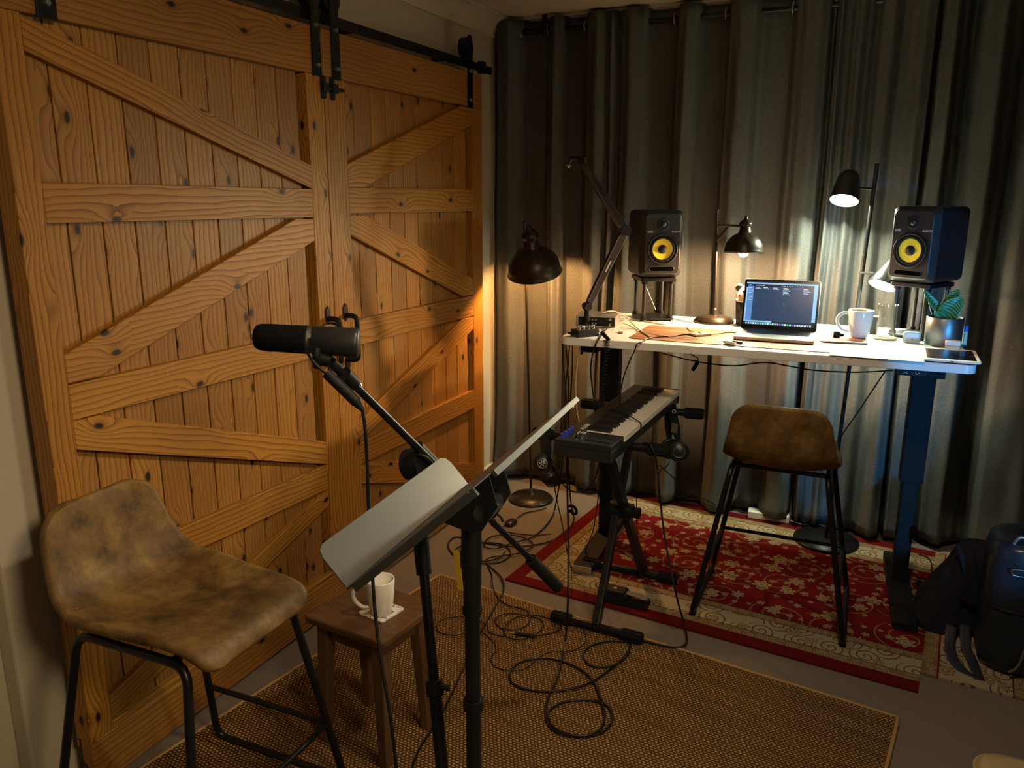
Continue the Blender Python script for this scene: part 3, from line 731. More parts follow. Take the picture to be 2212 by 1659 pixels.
dup(st, Matrix.Translation((-.245, 2.785, .010)) @ Matrix.Rotation(math.radians(90.5), 4, 'Z'), 'brown leather bar stool seen from behind, drawn up to the white desk', 'matching leather bar stools')

# ================================================================== side stool with mug
z = .42
c0, c1, c2 = P(663, 1327, 2, z), P(821, 1384, 2, z), P(940, 1305, 2, z)
uu = (c1 - c0); vv = (c2 - c1); cc = c0 + uu / 2 + vv / 2
MS = frame((cc.x, cc.y, 0), uu, (0, 0, 1))
L1, L2 = uu.length, vv.length
t = thing('side_stool', 'small dark wooden stool used as a side table, holding a white mug', 'stool', M=MS)
def plank(mb, poly, M, h0, h1):
    o = random.uniform(0, 50); return mb.prism(poly, M, h0, h1, uvf=lambda x, y, h: (x + o, y + h + o), tint=.2)
obj('stool_top', plank(MB(), rrect(L1 + .02, L2 + .02, .012), MS, z - .022, z), M_['table'], t, bevel=.005)
for sx in (-1, 1):
    for sy in (-1, 1):
        top = Vector((sx * (L1 / 2 - .035), sy * (L2 / 2 - .035))); bot = Vector((sx * (L1 / 2 - .02), sy * (L2 / 2 - .02)))
        m = MB(); h = .02; hb = .014
        vs = [MS @ Vector((top.x + a * h, top.y + b_ * h, z - .022)) for a, b_ in ((-1, -1), (1, -1), (1, 1), (-1, 1))] + [MS @ Vector((bot.x + a * hb, bot.y + b_ * hb, .011)) for a, b_ in ((-1, -1), (1, -1), (1, 1), (-1, 1))]
        fs = [(3, 2, 1, 0), (4, 5, 6, 7)] + [(i, (i + 1) % 4, 4 + (i + 1) % 4, 4 + i) for i in range(4)]
        m.add(vs, fs, uv=[[(vs[k].z, vs[k].x + vs[k].y) for k in f] for f in fs], tint=.3)
        obj('leg', m, M_['table'], t, bevel=.003)
for ax in (0, 1):
    for s_ in (-1, 1):
        d_ = (L1 - .08, .018) if ax == 0 else (.018, L2 - .08)
        off = (0, s_ * (L2 / 2 - .035)) if ax == 0 else (s_ * (L1 / 2 - .035), 0)
        obj('apron', plank(MB(), [(off[0] + x * d_[0] / 2, off[1] + y * d_[1] / 2) for x, y in ((-1, -1), (1, -1), (1, 1), (-1, 1))], MS, z - .075, z - .021), M_['table'], t)
co = P(824, 1322, 2, z)
MCo = frame((co.x, co.y, z), c2 - c1, (0, 0, 1))
tag(obj('coaster', MB().prism(rrect(.095, .095, .010), MCo, 0.0005, .006), M_['coaster'], bevel=.001), 'square floral coaster under the white mug on the wooden stool', 'coaster')
def mug(name, label, c, h, r, rb_, ang, mat, fill=None):
    M = Matrix.Translation(Vector(c)) @ Matrix.Rotation(ang, 4, 'Z')
    t = thing(name, label, 'mug', M=M)
    prof = [(1e-5, .004), (rb_ - .006, .004), (rb_ - .004, 0), (rb_, .003), (rb_ + (r - rb_) * .35, h * .25), (rb_ + (r - rb_) * .75, h * .55), (r, h - .004), (r - .0015, h), (r - .004, h - .002), (r - .0055, h * .55), (rb_ + (r - rb_) * .2, h * .18), (rb_ - .010, .012), (1e-5, .010)]
    obj('mug_body', MB().lathe(prof, M, 40), mat, t)
    hp = catmull([(r - .004, 0, h * .86), (r + .016, 0, h * .86), (r + .034, 0, h * .70), (r + .034, 0, h * .48), (r + .016, 0, h * .26), (rb_ + (r - rb_) * .45 - .003, 0, h * .20)], 6)
    obj('handle', MB().tube([M @ p for p in hp], lambda q: .0052 + .0015 * math.sin(PI * q), 10), mat, t)
    if fill: obj('tea', MB().lathe([(1e-5, fill - .001), (r - .006, fill - .001), (r - .006, fill), (1e-5, fill)], M, 32), simple('milky_tea', (.55, .36, .16), .2, var=.03), t)
    return t
mc = P(824, 1323, 2, z + .006)
mug('mug', 'white mug standing on the floral coaster on the wooden stool', (mc.x, mc.y, z + .0062), .105, .0405, .030, math.radians(218), M_['ceramic'])

# ================================================================== music stand
A2 = P(748, 1272, 2, .96); B2 = P(1010, 1046, 2, .96)
u = (B2 - A2).normalized(); cmid = (A2 + B2) / 2
side = Vector((0, 0, 1)).cross(u)            # points away from the reader's side or towards it
if side.x < 0: side = -side                   # +x : behind the plate
toC = (CAM - A2)
tt = math.atan2(toC.dot(side), toC.z) + math.radians(1.6)
w = (side * math.sin(tt) + Vector((0, 0, 1)) * math.cos(tt)).normalized()
nb = u.cross(w);
if nb.x < 0: nb = -nb                          # back normal
PW = (B2 - A2).length; PH = .335
MP = Matrix(((u.x, w.x, nb.x, A2.x), (u.y, w.y, nb.y, A2.y), (u.z, w.z, nb.z, A2.z), (0, 0, 0, 1)))
if MP.determinant() < 0: pass
pole = Vector((0, 0, 0)); pp = P(1021, 1400, 2, .6); az = (pp - CAM); az.z = 0; az.normalize()
pc_ = MP @ Vector((PW * .56, .13, .05)); pxy = az * (Vector((pc_.x, pc_.y, 0)).dot(az) + .035); 
t = thing('music_stand', 'tall black music stand with grey tray, tilted towards the left bar stool', 'music stand', (pxy.x, pxy.y, 0.011))
plate = [(0, 0), (PW, 0), (PW + .012, .03), (PW + .012, PH - .04), (PW - .03, PH), (.03, PH), (-.012, PH - .04), (-.012, .03)]
obj('desk_plate', MB().prism(plate, MP, 0, .0025), M_['grey_sheet'], t, bevel=.001)
lip = MB().prism([(-.01, .02), (-.004, .02), (-.004, PH - .03), (-.01, PH - .03)], MP, .0, .014).prism([(PW + .004, .02), (PW + .012, .02), (PW + .012, PH - .03), (PW + .004, PH - .03)], MP, 0, .014)
obj('folded_rim', lip.prism([(.02, PH - .006), (PW - .02, PH - .006), (PW - .02, PH), (.02, PH)], MP, 0, .010), simple('dark_rim', (.035, .037, .036), .5), t)
A1 = P(705, 1222, 2, .0); 
ML = frame(A2, u, w)                           # ledge lies in the plane of u and -nb
ly = ML.to_3x3() @ Vector((0, 1, 0)); sg = 1 if ly.dot(nb) < 0 else -1
dep = .082
lp = [(0, 0), (PW, 0), (PW, sg * (dep - .022)), (PW - .007, sg * (dep - .007)), (PW - .024, sg * dep), (.02, sg * dep), (.006, sg * (dep - .006)), (0, sg * (dep - .02))]
obj('ledge', MB().prism(lp, ML, 0, .0025), M_['grey_sheet'], t, bevel=.0008)
br = MB()
for q in (PW * .49, PW * .63):
    br.prism([(.045, 0), (.20, 0), (.17, .060), (.11, .078), (.09, .066)], Matrix(((w.x, nb.x, u.x, (MP @ Vector((q, 0, .002))).x), (w.y, nb.y, u.y, (MP @ Vector((q, 0, .002))).y), (w.z, nb.z, u.z, (MP @ Vector((q, 0, .002))).z), (0, 0, 0, 1))), 0, .003)
obj('tilt_bracket', br, M_['matte'], t)
ca, cb = MP @ Vector((PW * .49, .135, .055)), MP @ Vector((PW * .64, .135, .055))
obj('tilt_barrel', MB().cyl(ca, cb, .017, n=20), M_['steel'], t)
jt = (ca + cb) / 2
def V2(z): return Vector((pxy.x, pxy.y, z))
obj('collar', MB().cyl(V2(jt.z - .13), V2(jt.z - .01), .021, .019, 20), M_['matte'], t, bevel=.002)
obj('upper_pole', MB().cyl(V2(.40), V2(jt.z - .12), .0135), M_['black'], t)
zl = P(1020, 1410, 1, pxy.y).z
gr = obj('clutch', MB().cyl(V2(zl + .10), V2(zl + .235), .0175, .020, 20).cyl(V2(zl + .09), V2(zl + .10), .020), M_['matte'], t, bevel=.001)
obj('release_lever', MB().box(V2(zl + .18) + Vector((-.022, -.006, 0)), (.012, .018, .08), Matrix.Rotation(-.12, 3, 'Y')), M_['amber'], gr)
zr = P(1019, 1520, 1, pxy.y).z
obj('lower_pole', MB().cyl(V2(.10), V2(zl + .10), .0155), M_['black'], t)
obj('pole_ring', MB().cyl(V2(zr - .01), V2(zr + .012), .0205), M_['black'], t, bevel=.002)
obj('hub', MB().cyl(V2(.22), V2(.30), .024).cyl(V2(.24) + Vector((.02, 0, 0)), V2(.24) + Vector((.055, .01, 0)), .012), M_['matte'], t, bevel=.002)
for a in (95, 215, 335):
    a = math.radians(a); d_ = Vector((math.cos(a), math.sin(a), 0))
    lg = obj('leg', MB().tube(catmull([V2(.27) + d_ * .02, V2(.20) + d_ * .13, V2(.018) + d_ * .30], 4), .009, 8), M_['black'], t)
    obj('foot_cap', MB().cyl(V2(.026) + d_ * .292, V2(.0115) + d_ * .308, .0125), M_['rubber'], lg)
    obj('leg_strut', MB().tube([V2(.13) + d_ * .012, V2(.15) + d_ * .19], .005, 6), M_['black'], lg)

# ================================================================== microphone and boom stand
def boomat(px, py): # the boom runs from the mic down and away
    f0, f1 = (757, 822), (1205, 1270)
    k = (px - f0[0]) / (f1[0] - f0[0]); return Q(px, py, 1.62 + .62 * k)
cl_ = boomat(905, 990) 
t = thing('microphone_stand', 'black boom microphone stand standing beside the music stand', 'microphone stand', (cl_.x + .03, cl_.y, .011))
b0, b1 = boomat(762, 828), boomat(1150, 1212)
obj('boom_arm', MB().cyl(b0, b1, .0085), M_['black'], t)
obj('counterweight', MB().cyl(b1 - (b1 - b0).normalized() * .01, boomat(1205, 1268), .0165, .0175, 20), M_['rubber'], t, bevel=.003)
p0 = Q(897, 1035, 1.83); pb = Q(955, 1659, 1.76); dirp = (pb - p0).normalized(); kz = (p0.z - .10) / -dirp.z; pf = p0 + dirp * kz
def PL(k): return p0.lerp(pf, k)
bd = (b1 - b0).normalized(); cn = bd.cross(dirp).normalized()
if cn.dot(FW) > 0: cn = -cn
hub = boomat(893, 975) ; hub = PL(-.02)
cx = (p0 + boomat(900, 968)) / 2
c1_ = MB().cyl(cx - cn * .022, cx + cn * .022, .036, .034, 28)
cj = obj('boom_clutch', c1_, M_['matte'], t, bevel=.004)
obj('boom_clamp', MB().cyl(boomat(900, 966), boomat(940, 1006), .0165, n=16), M_['matte'], cj, bevel=.002)
obj('wing_nut', MB().tube(catmull([cx + cn * .03 + bd * -.035, cx + cn * .036 + bd * .0 + dirp * -.006, cx + cn * .03 + bd * .045], 5), .0045, 8), M_['matte'], cj)
obj('neck', MB().cyl(cx, PL(.12), .0165, .014), M_['matte'], t)
obj('upper_pole', MB().cyl(PL(.05), PL(.55), .0115), M_['black'], t)
ct = obj('clutch', MB().cyl(PL(.13), PL(.24), .0185, .0175, 20), M_['matte'], t, bevel=.002)
sleeve = MB().cyl(PL(.54), PL(1.0), .0145)
obj('lower_pole', sleeve, M_['black'], t)
pk = (p0 + dirp * (p0 - Q(933, 1486, 1.78)).length)
obj('pole_clamp', MB().cyl(pk - dirp * .016, pk + dirp * .016, .0195).cyl(pk, pk + RT * .034, .007), M_['matte'], t, bevel=.002)
for a in (20, 140, 250):
    a = math.radians(a); d_ = Vector((math.cos(a), math.sin(a), 0))
    lg = obj('leg', MB().tube([pf + Vector((0, 0, .06)), Vector((pf.x, pf.y, .02)) + d_ * .30], .0085, 8), M_['black'], t)
    obj('foot_cap', MB().cyl(Vector((pf.x, pf.y, .026)) + d_ * .285, Vector((pf.x, pf.y, .018)) + d_ * .315, .0115), M_['rubber'], lg)
# cable holder clipped to the boom
ch = boomat(1058, 1110)
obj('cable_holder', MB().cyl(ch - cn * .02 + Vector((0, 0, .012)), ch + cn * .02 + Vector((0, 0, .012)), .012).tube([ch + cn * .02 + Vector((.018 * math.cos(a), 0, -.02 + .018 * math.sin(a))) for a in [k * .5 for k in range(11)]], .004, 6), M_['matte'], t)

# microphone
m0, m1 = Q(547, 727, 1.58), Q(776, 741, 1.60)
ax = (m1 - m0); ML_ = ax.length; ax.normalize()
MM = frame(m0, Vector((0, 0, 1)), ax)
t = thing('microphone', 'black broadcast microphone with foam windscreen on the boom stand', 'microphone', M=MM)
L = ML_
fp = [(1e-5, 0), (.014, .001), (.022, .005), (.0262, .013), (.0272, .03), (.0285, L * .50), (.0275, L * .51), (1e-5, L * .51)]
obj('foam_windscreen', MB().lathe(fp, MM, 36), M_['foam'], t)
bp = [(1e-5, L * .49), (.0268, L * .49), (.0285, L * .505), (.0285, L * .52), (.0270, L * .525), (.0270, L * .55), (.0285, L * .555), (.0298, L * .90), (.0310, L * .96), (.0300, L * .985), (.026, L), (1e-5, L)]
bo = obj('microphone_body', MB().lathe(bp, MM, 40), simple('charcoal_mic_body', (.028, .028, .030), .42, .3, var=.05, sc=200), t)
# switch plates on the band, camera side
cv = (CAM - m0); cv -= ax * cv.dot(ax); cv.normalize(); upv = ax.cross(cv);
if upv.z < 0: upv = -upv
for k, hgt in ((.62, .010), (.95, .007)):
    rr = (cv * math.cos(k) + upv * math.sin(k)); c = m0 + ax * (L * .5375) + rr * .0272
    obj('switch_plate', MB().box(c, (.0075, hgt, .0012), Matrix((ax, rr.cross(ax), rr)).transposed()), M_['steel'], bo)
rr = (cv * math.cos(.30) + upv * math.sin(.30)); c = m0 + ax * (L * .5375) + rr * .0272
obj('badge', MB().cyl(c - rr * .001, c + rr * .0012, .0052), M_['steel'], bo)
pv = m0 + ax * L * .62 - upv * .029
yk = MB().tube(fillet([pv + upv * .014 + cv * .030, pv - upv * .004 + cv * .031, pv - upv * .022 + cv * .012], .01), .0085, 8)
e0 = Q(716, 782, 1.585)
yk.cyl(pv - upv * .004 + cv * .004, e0, .017, .011)
obj('yoke', yk, M_['matte'], t, bevel=.002)
obj('thread_adapter', MB().cyl(e0, boomat(768, 833), .0105, .0105).cyl(boomat(742, 808), boomat(764, 829), .0165, .0160), M_['matte'], t, bevel=.001)
obj('chain', MB().tube([boomat(766, 834) + (RT * math.cos(a) * .9 - DN * math.sin(a)).normalized() * .014 for a in [k * .35 for k in range(12)]], .0016, 6), M_['chrome'], t)
x0, x1 = Q(705, 806, 1.56), Q(770, 868, 1.56)
cn_ = obj('cable_connector', MB().cyl(x0, x1, .0105, .0112, 18).cyl(x1, Q(784, 886, 1.56), .0105, .0045, 18), M_['matte'], t, bevel=.001)
obj('pigtail', MB().tube(catmull([Q(664, 762, 1.57), Q(672, 775, 1.56), Q(690, 795, 1.56), Q(706, 808, 1.56)], 6), .0028, 8), M_['cable'], t)
obj('top_cable', MB().tube(catmull([Q(686, 712, 1.61), Q(705, 699, 1.62), Q(726, 700, 1.62), Q(743, 714, 1.61)], 6), .0026, 8), M_['cable'], t)
obj('front_clip', MB().tube([Q(543, 722, 1.585), Q(541, 728, 1.585), Q(547, 734, 1.582)], .0015, 6), M_['steel'], t)
def cable(name, label, pts, r=.0032, mat='cable', k=7, group=None, cat='cable'):
    o = obj(name, MB().tube(catmull(pts, k), r, 8), M_[mat]); tag(o, label, cat, group); return o
cable('microphone_cable', 'black cable hanging from the microphone past the mug to the jute rug', [Q(783, 884, 1.56), Q(789, 930, 1.57), Q(793, 1000, 1.59), Q(796, 1090, 1.61), Q(802, 1200, 1.62), Q(810, 1320, 1.62), Q(822, 1420, 1.61), Q(842, 1540, 1.60), Q(854, 1640, 1.60), Q(862, 1740, 1.60), Q(868, 1850, 1.60)], .0036)

# ================================================================== keyboard on its stand
KZ = .76
ka, kb, kc = P(1198, 948, 2, KZ), P(1310, 965, 2, KZ), P(1369, 831, 2, KZ)
ky = (kc - ka); KL = .90; ky.normalize()
MK = frame((ka.x, ka.y, KZ), Vector((ky.y, -ky.x, 0)), (0, 0, 1))      # x across (towards the player), y along
KD = .205
t = thing('x_stand', 'black cross-legged keyboard stand standing on the edges of both rugs', 'keyboard stand', ((MK @ Vector((.1, .42, 0))).x, (MK @ Vector((.1, .42, 0))).y, .0))
az_ = KZ - .062 - .017
yn_, yf_ = P(1300, 955, 2, az_).y, P(1390, 885, 2, az_).y
fa, fb = FL(1195, 1330, .03), FL(1385, 1380, .03); ga, gb = FL(1262, 1213, .03), FL(1460, 1252, .03)
na, nb_ = P(1155, 935, 2, az_), P(1443, 975, 2, az_); oa, ob = P(1258, 871, 2, az_), P(1518, 895, 2, az_)
for nm, a, b in (('floor_bar', fa, fb), ('floor_bar', ga, gb), ('top_arm', na, nb_), ('top_arm', oa, ob)):
    h = obj(nm, MB().cyl(a, b, .0155, n=16), M_['black'], t)
    d_ = (b - a).normalized()
    for p, s_ in ((a, 1), (b, -1)):
        m = MB(); pr = []
        m.cyl(p - d_ * s_ * .004, p + d_ * s_ * .075, .0205, .0205, 18)
        for k in range(9): an = 2 * PI * k / 9; off = d_.orthogonal().normalized(); off = Matrix.Rotation(an, 3, d_) @ off; m.box(p + d_ * s_ * .035 + off * .0205, (.005, .005, .07), d_.to_track_quat('Z', 'Y').to_matrix())
        obj('rubber_grip', m, M_['rubber'], h)
def barx(a, b, k): return a.lerp(b, k)
def flat(mb, a, b, w, d): 
    q = (b - a); L_ = q.length; R = Matrix.Identity(3)
    z_ = q.normalized(); x_ = Vector((1, 0, 0)); y_ = z_.cross(x_).normalized(); x_ = y_.cross(z_)
    return mb.box((a + b) / 2, (d, w, L_), Matrix((x_, y_, z_)).transposed())
l1a, l1b = barx(fa, fb, .50), barx(oa, ob, .46); l2a, l2b = barx(ga, gb, .56), barx(na, nb_, .56)
l2a.x = l1a.x + .045; l2b.x = l1b.x + .03
obj('cross_leg', flat(MB(), l1a, l1b, .046, .026), M_['black'], t, bevel=.003)
obj('cross_leg', flat(MB(), l2a, l2b, .046, .026), M_['black'], t, bevel=.003)
pv = (l1a + l1b + l2a + l2b) / 4
obj('pivot_disc', MB().cyl(pv - Vector((.045, 0, 0)), pv + Vector((.045, 0, 0)), .034, n=24), M_['black'], t, bevel=.003)
obj('height_knob', MB().cyl(pv + Vector((.045, 0, 0)), pv + Vector((.075, 0, 0)), .022, n=12), M_['rubber'], t, bevel=.003)

t = thing('midi_keyboard', 'long black keyboard with white keys lying across the cross-legged stand', 'keyboard', M=MK)
LP = .135                                         # length of the pad section
obj('case', MB().prism([(0, 0), (KD, 0), (KD, LP), (KD - .003, LP), (KD - .003, KL - .012), (KD, KL - .012), (KD, KL), (0, KL)], MK, -.060, -.0225), M_['spk'], t, bevel=.003)
obj('control_panel', MB().prism([(0, 0), (KD, 0), (KD, LP), (.062, LP), (.062, KL - .014), (KD, KL - .014), (KD, KL), (0, KL)], MK, -.022, 0), M_['spk'], t, bevel=.002)
NWK = 36; kw = (KL - .014 - LP - .002) / NWK
pat = [1, 1, 0, 1, 1, 1, 0]
for i in range(NWK):
    y0 = LP + .001 + i * kw
    cut = .006
    lft = pat[(i - 1) % 7] and i > 0; rgt = pat[i % 7] and i < NWK - 1
    poly = [(.064, y0 + (cut if lft else .0010)), (.150, y0 + (cut if lft else .0010)), (.150, y0 + .0010), (KD + .004, y0 + .0010), (KD + .004, y0 + kw - .0010), (.150, y0 + kw - .0010), (.150, y0 + kw - (cut if rgt else .0010)), (.064, y0 + kw - (cut if rgt else .0010))]
    obj('white_key', MB().prism(poly, MK, -.020, -.001), M_['keyw'], t)
    if rgt: obj('black_key', MB().prism([(.064, y0 + kw - .0055), (.148, y0 + kw - .0055), (.148, y0 + kw + .0055), (.064, y0 + kw + .0055)], MK, -.012, .0105), M_['keyb'], t, bevel=.0022)
for i in range(2):
    for j in range(4):
        x = .108 + j * .0235; y = .030 + i * .040 + .02
        obj('drum_pad', MB().prism([(x + a, y + b) for a, b in rrect(.0205, .036, .002)], MK, 0, .0030), M_['rubber'], t, bevel=.001)
for k in range(4):
    y = .028 + k * .030
    kn = obj('blue_lit_knob', MB().lathe([(.0072, 0), (.0068, .013), (.0060, .015)], MK @ Matrix.Translation((.018, y, 0)), 16), M_['led'], t)
for k in range(2):
    c = MK @ Vector((.058 + k * .016, .045 + k * .014, .0))
    obj('pitch_wheel', MB().cyl(c - MK.to_3x3() @ Vector((.0045, 0, 0)), c + MK.to_3x3() @ Vector((.0045, 0, 0)), .014, n=20), M_['chrome'] if k == 0 else M_['spk'], t)
for i in range(3):
    for j in range(2):
        obj('small_button', MB().prism([(.048 + i * .011 + a, .100 + j * .014 + b) for a, b in rrect(.006, .008, .001)], MK, 0, .0016), M_['label'], t)
MT = MK @ Matrix.Translation((.042, .185, .0006)) @ Matrix.Rotation(PI / 2, 4, 'Z')
text('lettering', 'ALESIS', .026, MT, M_['label'], t)

# headphones
def hp(name, label, top, cups, r, ring, bandw, drop):
    t = thing(name, label, 'headphones', top)
    c0, c1 = Vector(cups[0][0]), Vector(cups[1][0]); T = Vector(top)
    pts = catmull([c0 + Vector((0, 0, r * .7)), c0.lerp(T, .55) + (c0 - c1) * .12, T + (c0 - c1).normalized() * .018 + Vector((0, 0, -.004)), T + Vector((0, 0, .004)), T + (c1 - c0).normalized() * .018 + Vector((0, 0, -.004)), c1.lerp(T, .55) + (c1 - c0) * .12, c1 + Vector((0, 0, r * .7))], 7)
    m = MB(); W_ = Vector((cups[0][1][1], -cups[0][1][0], 0)).normalized() * bandw
    n = len(pts)
    vs = []
    for i, p in enumerate(pts):
        tg = (pts[min(i + 1, n - 1)] - pts[max(i - 1, 0)]).normalized(); nn = tg.cross(W_).normalized() * .0045
        k = min(1, min(i, n - 1 - i) / 6 * .75 + .25); w_ = W_ * k
        vs += [p - w_ - nn, p + w_ - nn, p + w_ + nn, p - w_ + nn]
    fs = [(i * 4 + k, i * 4 + (k + 1) % 4, i * 4 + 4 + (k + 1) % 4, i * 4 + 4 + k) for i in range(n - 1) for k in range(4)] + [(3, 2, 1, 0), (4 * n - 4, 4 * n - 3, 4 * n - 2, 4 * n - 1)]
    obj('headband', m.add(vs, fs), M_['matte'], t, bevel=.0015)
    for c, d in cups:
        d = Vector(d).normalized(); c = Vector(c); M = frame(c, d.orthogonal(), d)
        cu = obj('ear_cup', MB().lathe([(1e-5, .018), (r * .55, .018), (r * .62, .015), (r * .9, .012), (r, .004), (r, -.006), (1e-5, -.006)], M, 28), M_['spk'], t)
        obj('ear_pad', MB().tube([M @ Vector((r * .72 * math.cos(a * PI / 12), r * .72 * math.sin(a * PI / 12), -.015)) for a in range(24)], .0115, 8, closed=True), M_['matte'], cu)
        obj('cup_ring', MB().tube([M @ Vector((ring * math.cos(a * PI / 16), ring * math.sin(a * PI / 16), .0175)) for a in range(32)], .0014, 6, closed=True), M_['steel'], cu)
    return t
g0 = na.lerp(nb_, .07) + Vector((0, 0, .0225))
h1 = hp('headphones', 'black headphones hanging on the left end of the keyboard stand', g0 + Vector((.012, 0, .006)), [(Q(1172, 1000, 2.86), (.35, -.9, .25)), (Q(1184, 1022, 2.96), (-.1, -.55, .85))], .034, .017, .014, 0)
# a plain tuning-fork style disc mark on the cup
cM = frame(Q(1172, 1000, 2.86) + Vector((.35, -.9, .25)).normalized() * .0185, (1, 0, 0), (.35, -.9, .25))
cupo = [c for c in h1.children if c.name.startswith('ear_cup')][0]
m = MB()
for k in range(6):
    a = k * PI / 3; m.tube([cM @ Vector((.003 * math.cos(a), .003 * math.sin(a), 0)), cM @ Vector((.012 * math.cos(a), .012 * math.sin(a), 0))], .0010, 6)
obj('cup_emblem', m, M_['label'], cupo)
g1 = oa.lerp(ob, .74) + Vector((0, 0, .018))
h2 = hp('headphones', 'black headphones hanging on the right end of the stand behind the keys', g1 + Vector((0, 0, .006)), [(Q(1466, 975, 3.14), (.3, -.95, .1)), (Q(1446, 968, 3.24), (-.5, .8, .1))], .042, .022, .018, 0)
sl = Q(1457, 925, 3.10)
obj('slider', MB().box(sl, (.024, .006, .035), Matrix.Rotation(.05, 3, 'Y')), M_['steel'], h2)
obj('band_emblem', MB().tube([Q(1456, 889, 3.105) + RT * .0062 * math.cos(a * PI / 8) - DN * .0062 * math.sin(a * PI / 8) for a in range(16)], .0009, 6, closed=True), M_['label'], h2)

# ================================================================== lamps
def shade_lamp(name, label, base, top, shade_c, r, bulb_c, tilt, parts, H, cat='lamp', col=(1, .62, .28), pw=30, floor=True, er=.024, es=900, rb_=.12, side=1):
    t = thing(name, label, cat, base)
    B = Vector(base); T = Vector(top); f = rb_ / .12
    obj('base', MB().lathe([(1e-5, 0), (.118 * f, 0), (.120 * f, .006), (.112 * f, .014), (.106 * f, .017), (.103 * f, .022), (.060 * f, .030), (.030 * f, .033), (1e-5, .034)], Matrix.Translation(B), 48), parts, t)
    obj('pole_cone', MB().lathe([(.026 * f, .030), (.020 * f, .040), (.011, .052), (.008, .062), (1e-5, .064)], Matrix.Translation(B), 24), parts, t)
    obj('pole', MB().cyl(B + Vector((0, 0, .05)), T, .0062, n=14), parts, t)
    obj('finial_ball', MB().ball(T + Vector((0, 0, .006)), .0095, n=10), parts, t)
    c = Vector(shade_c); ax = (Matrix.Rotation(tilt[0], 3, 'X') @ Matrix.Rotation(tilt[1], 3, 'Y') @ Vector((0, 0, 1)))
    M = frame(c, (1, 0, 0), ax)
    h = H
    out = [(r * 1.0, -.003), (r * 1.03, .004), (r * .99, .010), (r * .985, .018), (r * .93, .24 * h), (r * .80, .36 * h), (r * .58, .47 * h), (r * .36, .53 * h), (r * .30, .56 * h), (r * .31, .60 * h), (r * .27, .62 * h), (r * .28, .67 * h), (r * .24, .69 * h), (r * .30, .74 * h), (r * .33, .78 * h), (r * .31, .81 * h), (r * .22, .87 * h), (r * .11, .90 * h), (r * .08, .93 * h), (r * .09, .97 * h), (r * .05, h), (1e-5, h)]
    inn = [(1e-5, .50 * h), (r * .30, .495 * h), (r * .55, .44 * h), (r * .77, .34 * h), (r * .90, .23 * h), (r * .955, .015), (r * .97, 0)]
    s_ = obj('lamp_shade', MB().lathe(inn + out[0:], M, 48), [parts], t)
    obj('shade_lining', MB().lathe([(r * q[0] / r * .99 if q[0] > 1e-4 else 1e-5, q[1] - .0015) for q in inn], M, 48, cap=False), simple('brass_lining', (.55, .36, .17), .45, .3), s_)
    bc = M @ Vector(bulb_c)
    bl = obj('bulb', MB().ball(bc, er, n=14), emis('bulb_' + name, col, es), t)
    obj('bulb_socket', MB().cyl(bc + ax * er * .9, M @ Vector((0, 0, .50 * h)), .013, n=14), M_['steel'], bl)
    return t, M
B = FL(1147, 1079); T = P(1133, 482, 1, B.y)
Y_ = B.y
SC = P(1155, 590, 1, Y_)
fl1, MSh = shade_lamp('floor_lamp', 'dark bronze floor lamp with dome shade beside the barn door', B, T, SC, .134, (0, 0, .045), (math.radians(18), 0), M_['bronze'], .25, 'floor lamp', (1, .52, .165), er=.026, es=1150)
np_ = MSh @ Vector((-.035, 0, .25 * .74))
obj('shade_bracket', MB().tube([P(1134, 513, 1, Y_), np_], .005, 8), M_['bronze'], fl1)
# desk lamp
B = P(1542, 698, 2, TZ); B.y += .03; B = P(1542, 692, 1, B.y); B.z = TZ; T = P(1549, 458, 1, B.y)
Y_ = B.y; SC = P(1606, 546, 1, Y_)
fl2, MSh = shade_lamp('desk_lamp', 'dark bronze table lamp with lit bulb between the left speaker and the laptop', B, T, SC, .082, (0, 0, .002), (math.radians(-4), 0), M_['bronze'], .155, 'desk lamp', (1, .60, .28), er=.021, es=3300, rb_=.088)
a0 = P(1550, 487, 1, Y_); a1 = P(1598, 488, 1, Y_)
obj('arm', MB().tube([a0, a1], .0055, 8), M_['bronze'], fl2)
obj('arm_brace', MB().tube([P(1547, 520, 1, Y_), P(1573, 489, 1, Y_)], .004, 8), M_['bronze'], fl2)
# twin-head lamp behind the desk
Y_ = 3.735
Bp = P(1783, 1172, 1, Y_); Bp.z = .010; T = P(1895, 353, 1, Y_)
t = thing('floor_lamp', 'slim black floor lamp with two bright cone heads behind the desk', 'floor lamp', Bp)
obj('base', MB().lathe([(1e-5, 0), (.142, 0), (.145, .004), (.142, .012), (.02, .018), (1e-5, .018)], Matrix.Translation(Bp), 48), M_['black'], t)
obj('pole', MB().cyl(Bp + Vector((0, 0, .01)), T, .0085, n=16), M_['black'], t)
def head(c, ax, r, h, r2, arm0, arm1, st, name_, armmat):
    M = frame(c, (1, 0, 0), ax)
    n = 8
    out = [(r, 0), (r * 1.0, .004)] + [(r + (r2 - r) * k / 5, .004 + (h - r2 - .004) * k / 5) for k in range(1, 6)] + [(r2 * math.cos(k * PI / 16), h - r2 + r2 * math.sin(k * PI / 16)) for k in range(1, 8)] + [(1e-5, h)]
    inn = [(1e-5, h * .55), (r * .6, h * .5), (r * .93, .004), (r * .95, 0)]
    s_ = obj('lamp_head', MB().lathe(inn + out, M, 40), M_['spk'], t)
    obj('light_disc', MB().lathe([(1e-5, .010), (r * .88, .010), (r * .9, .013), (1e-5, .013)], M, 36), emis('cool_led_' + name_, (.90, 1.0, .72), st), s_)
    obj('head_arm', MB().cyl(arm0, arm1, .0055, n=12), armmat, t)
cu = P(1823, 434, 1, Y_ - .01)
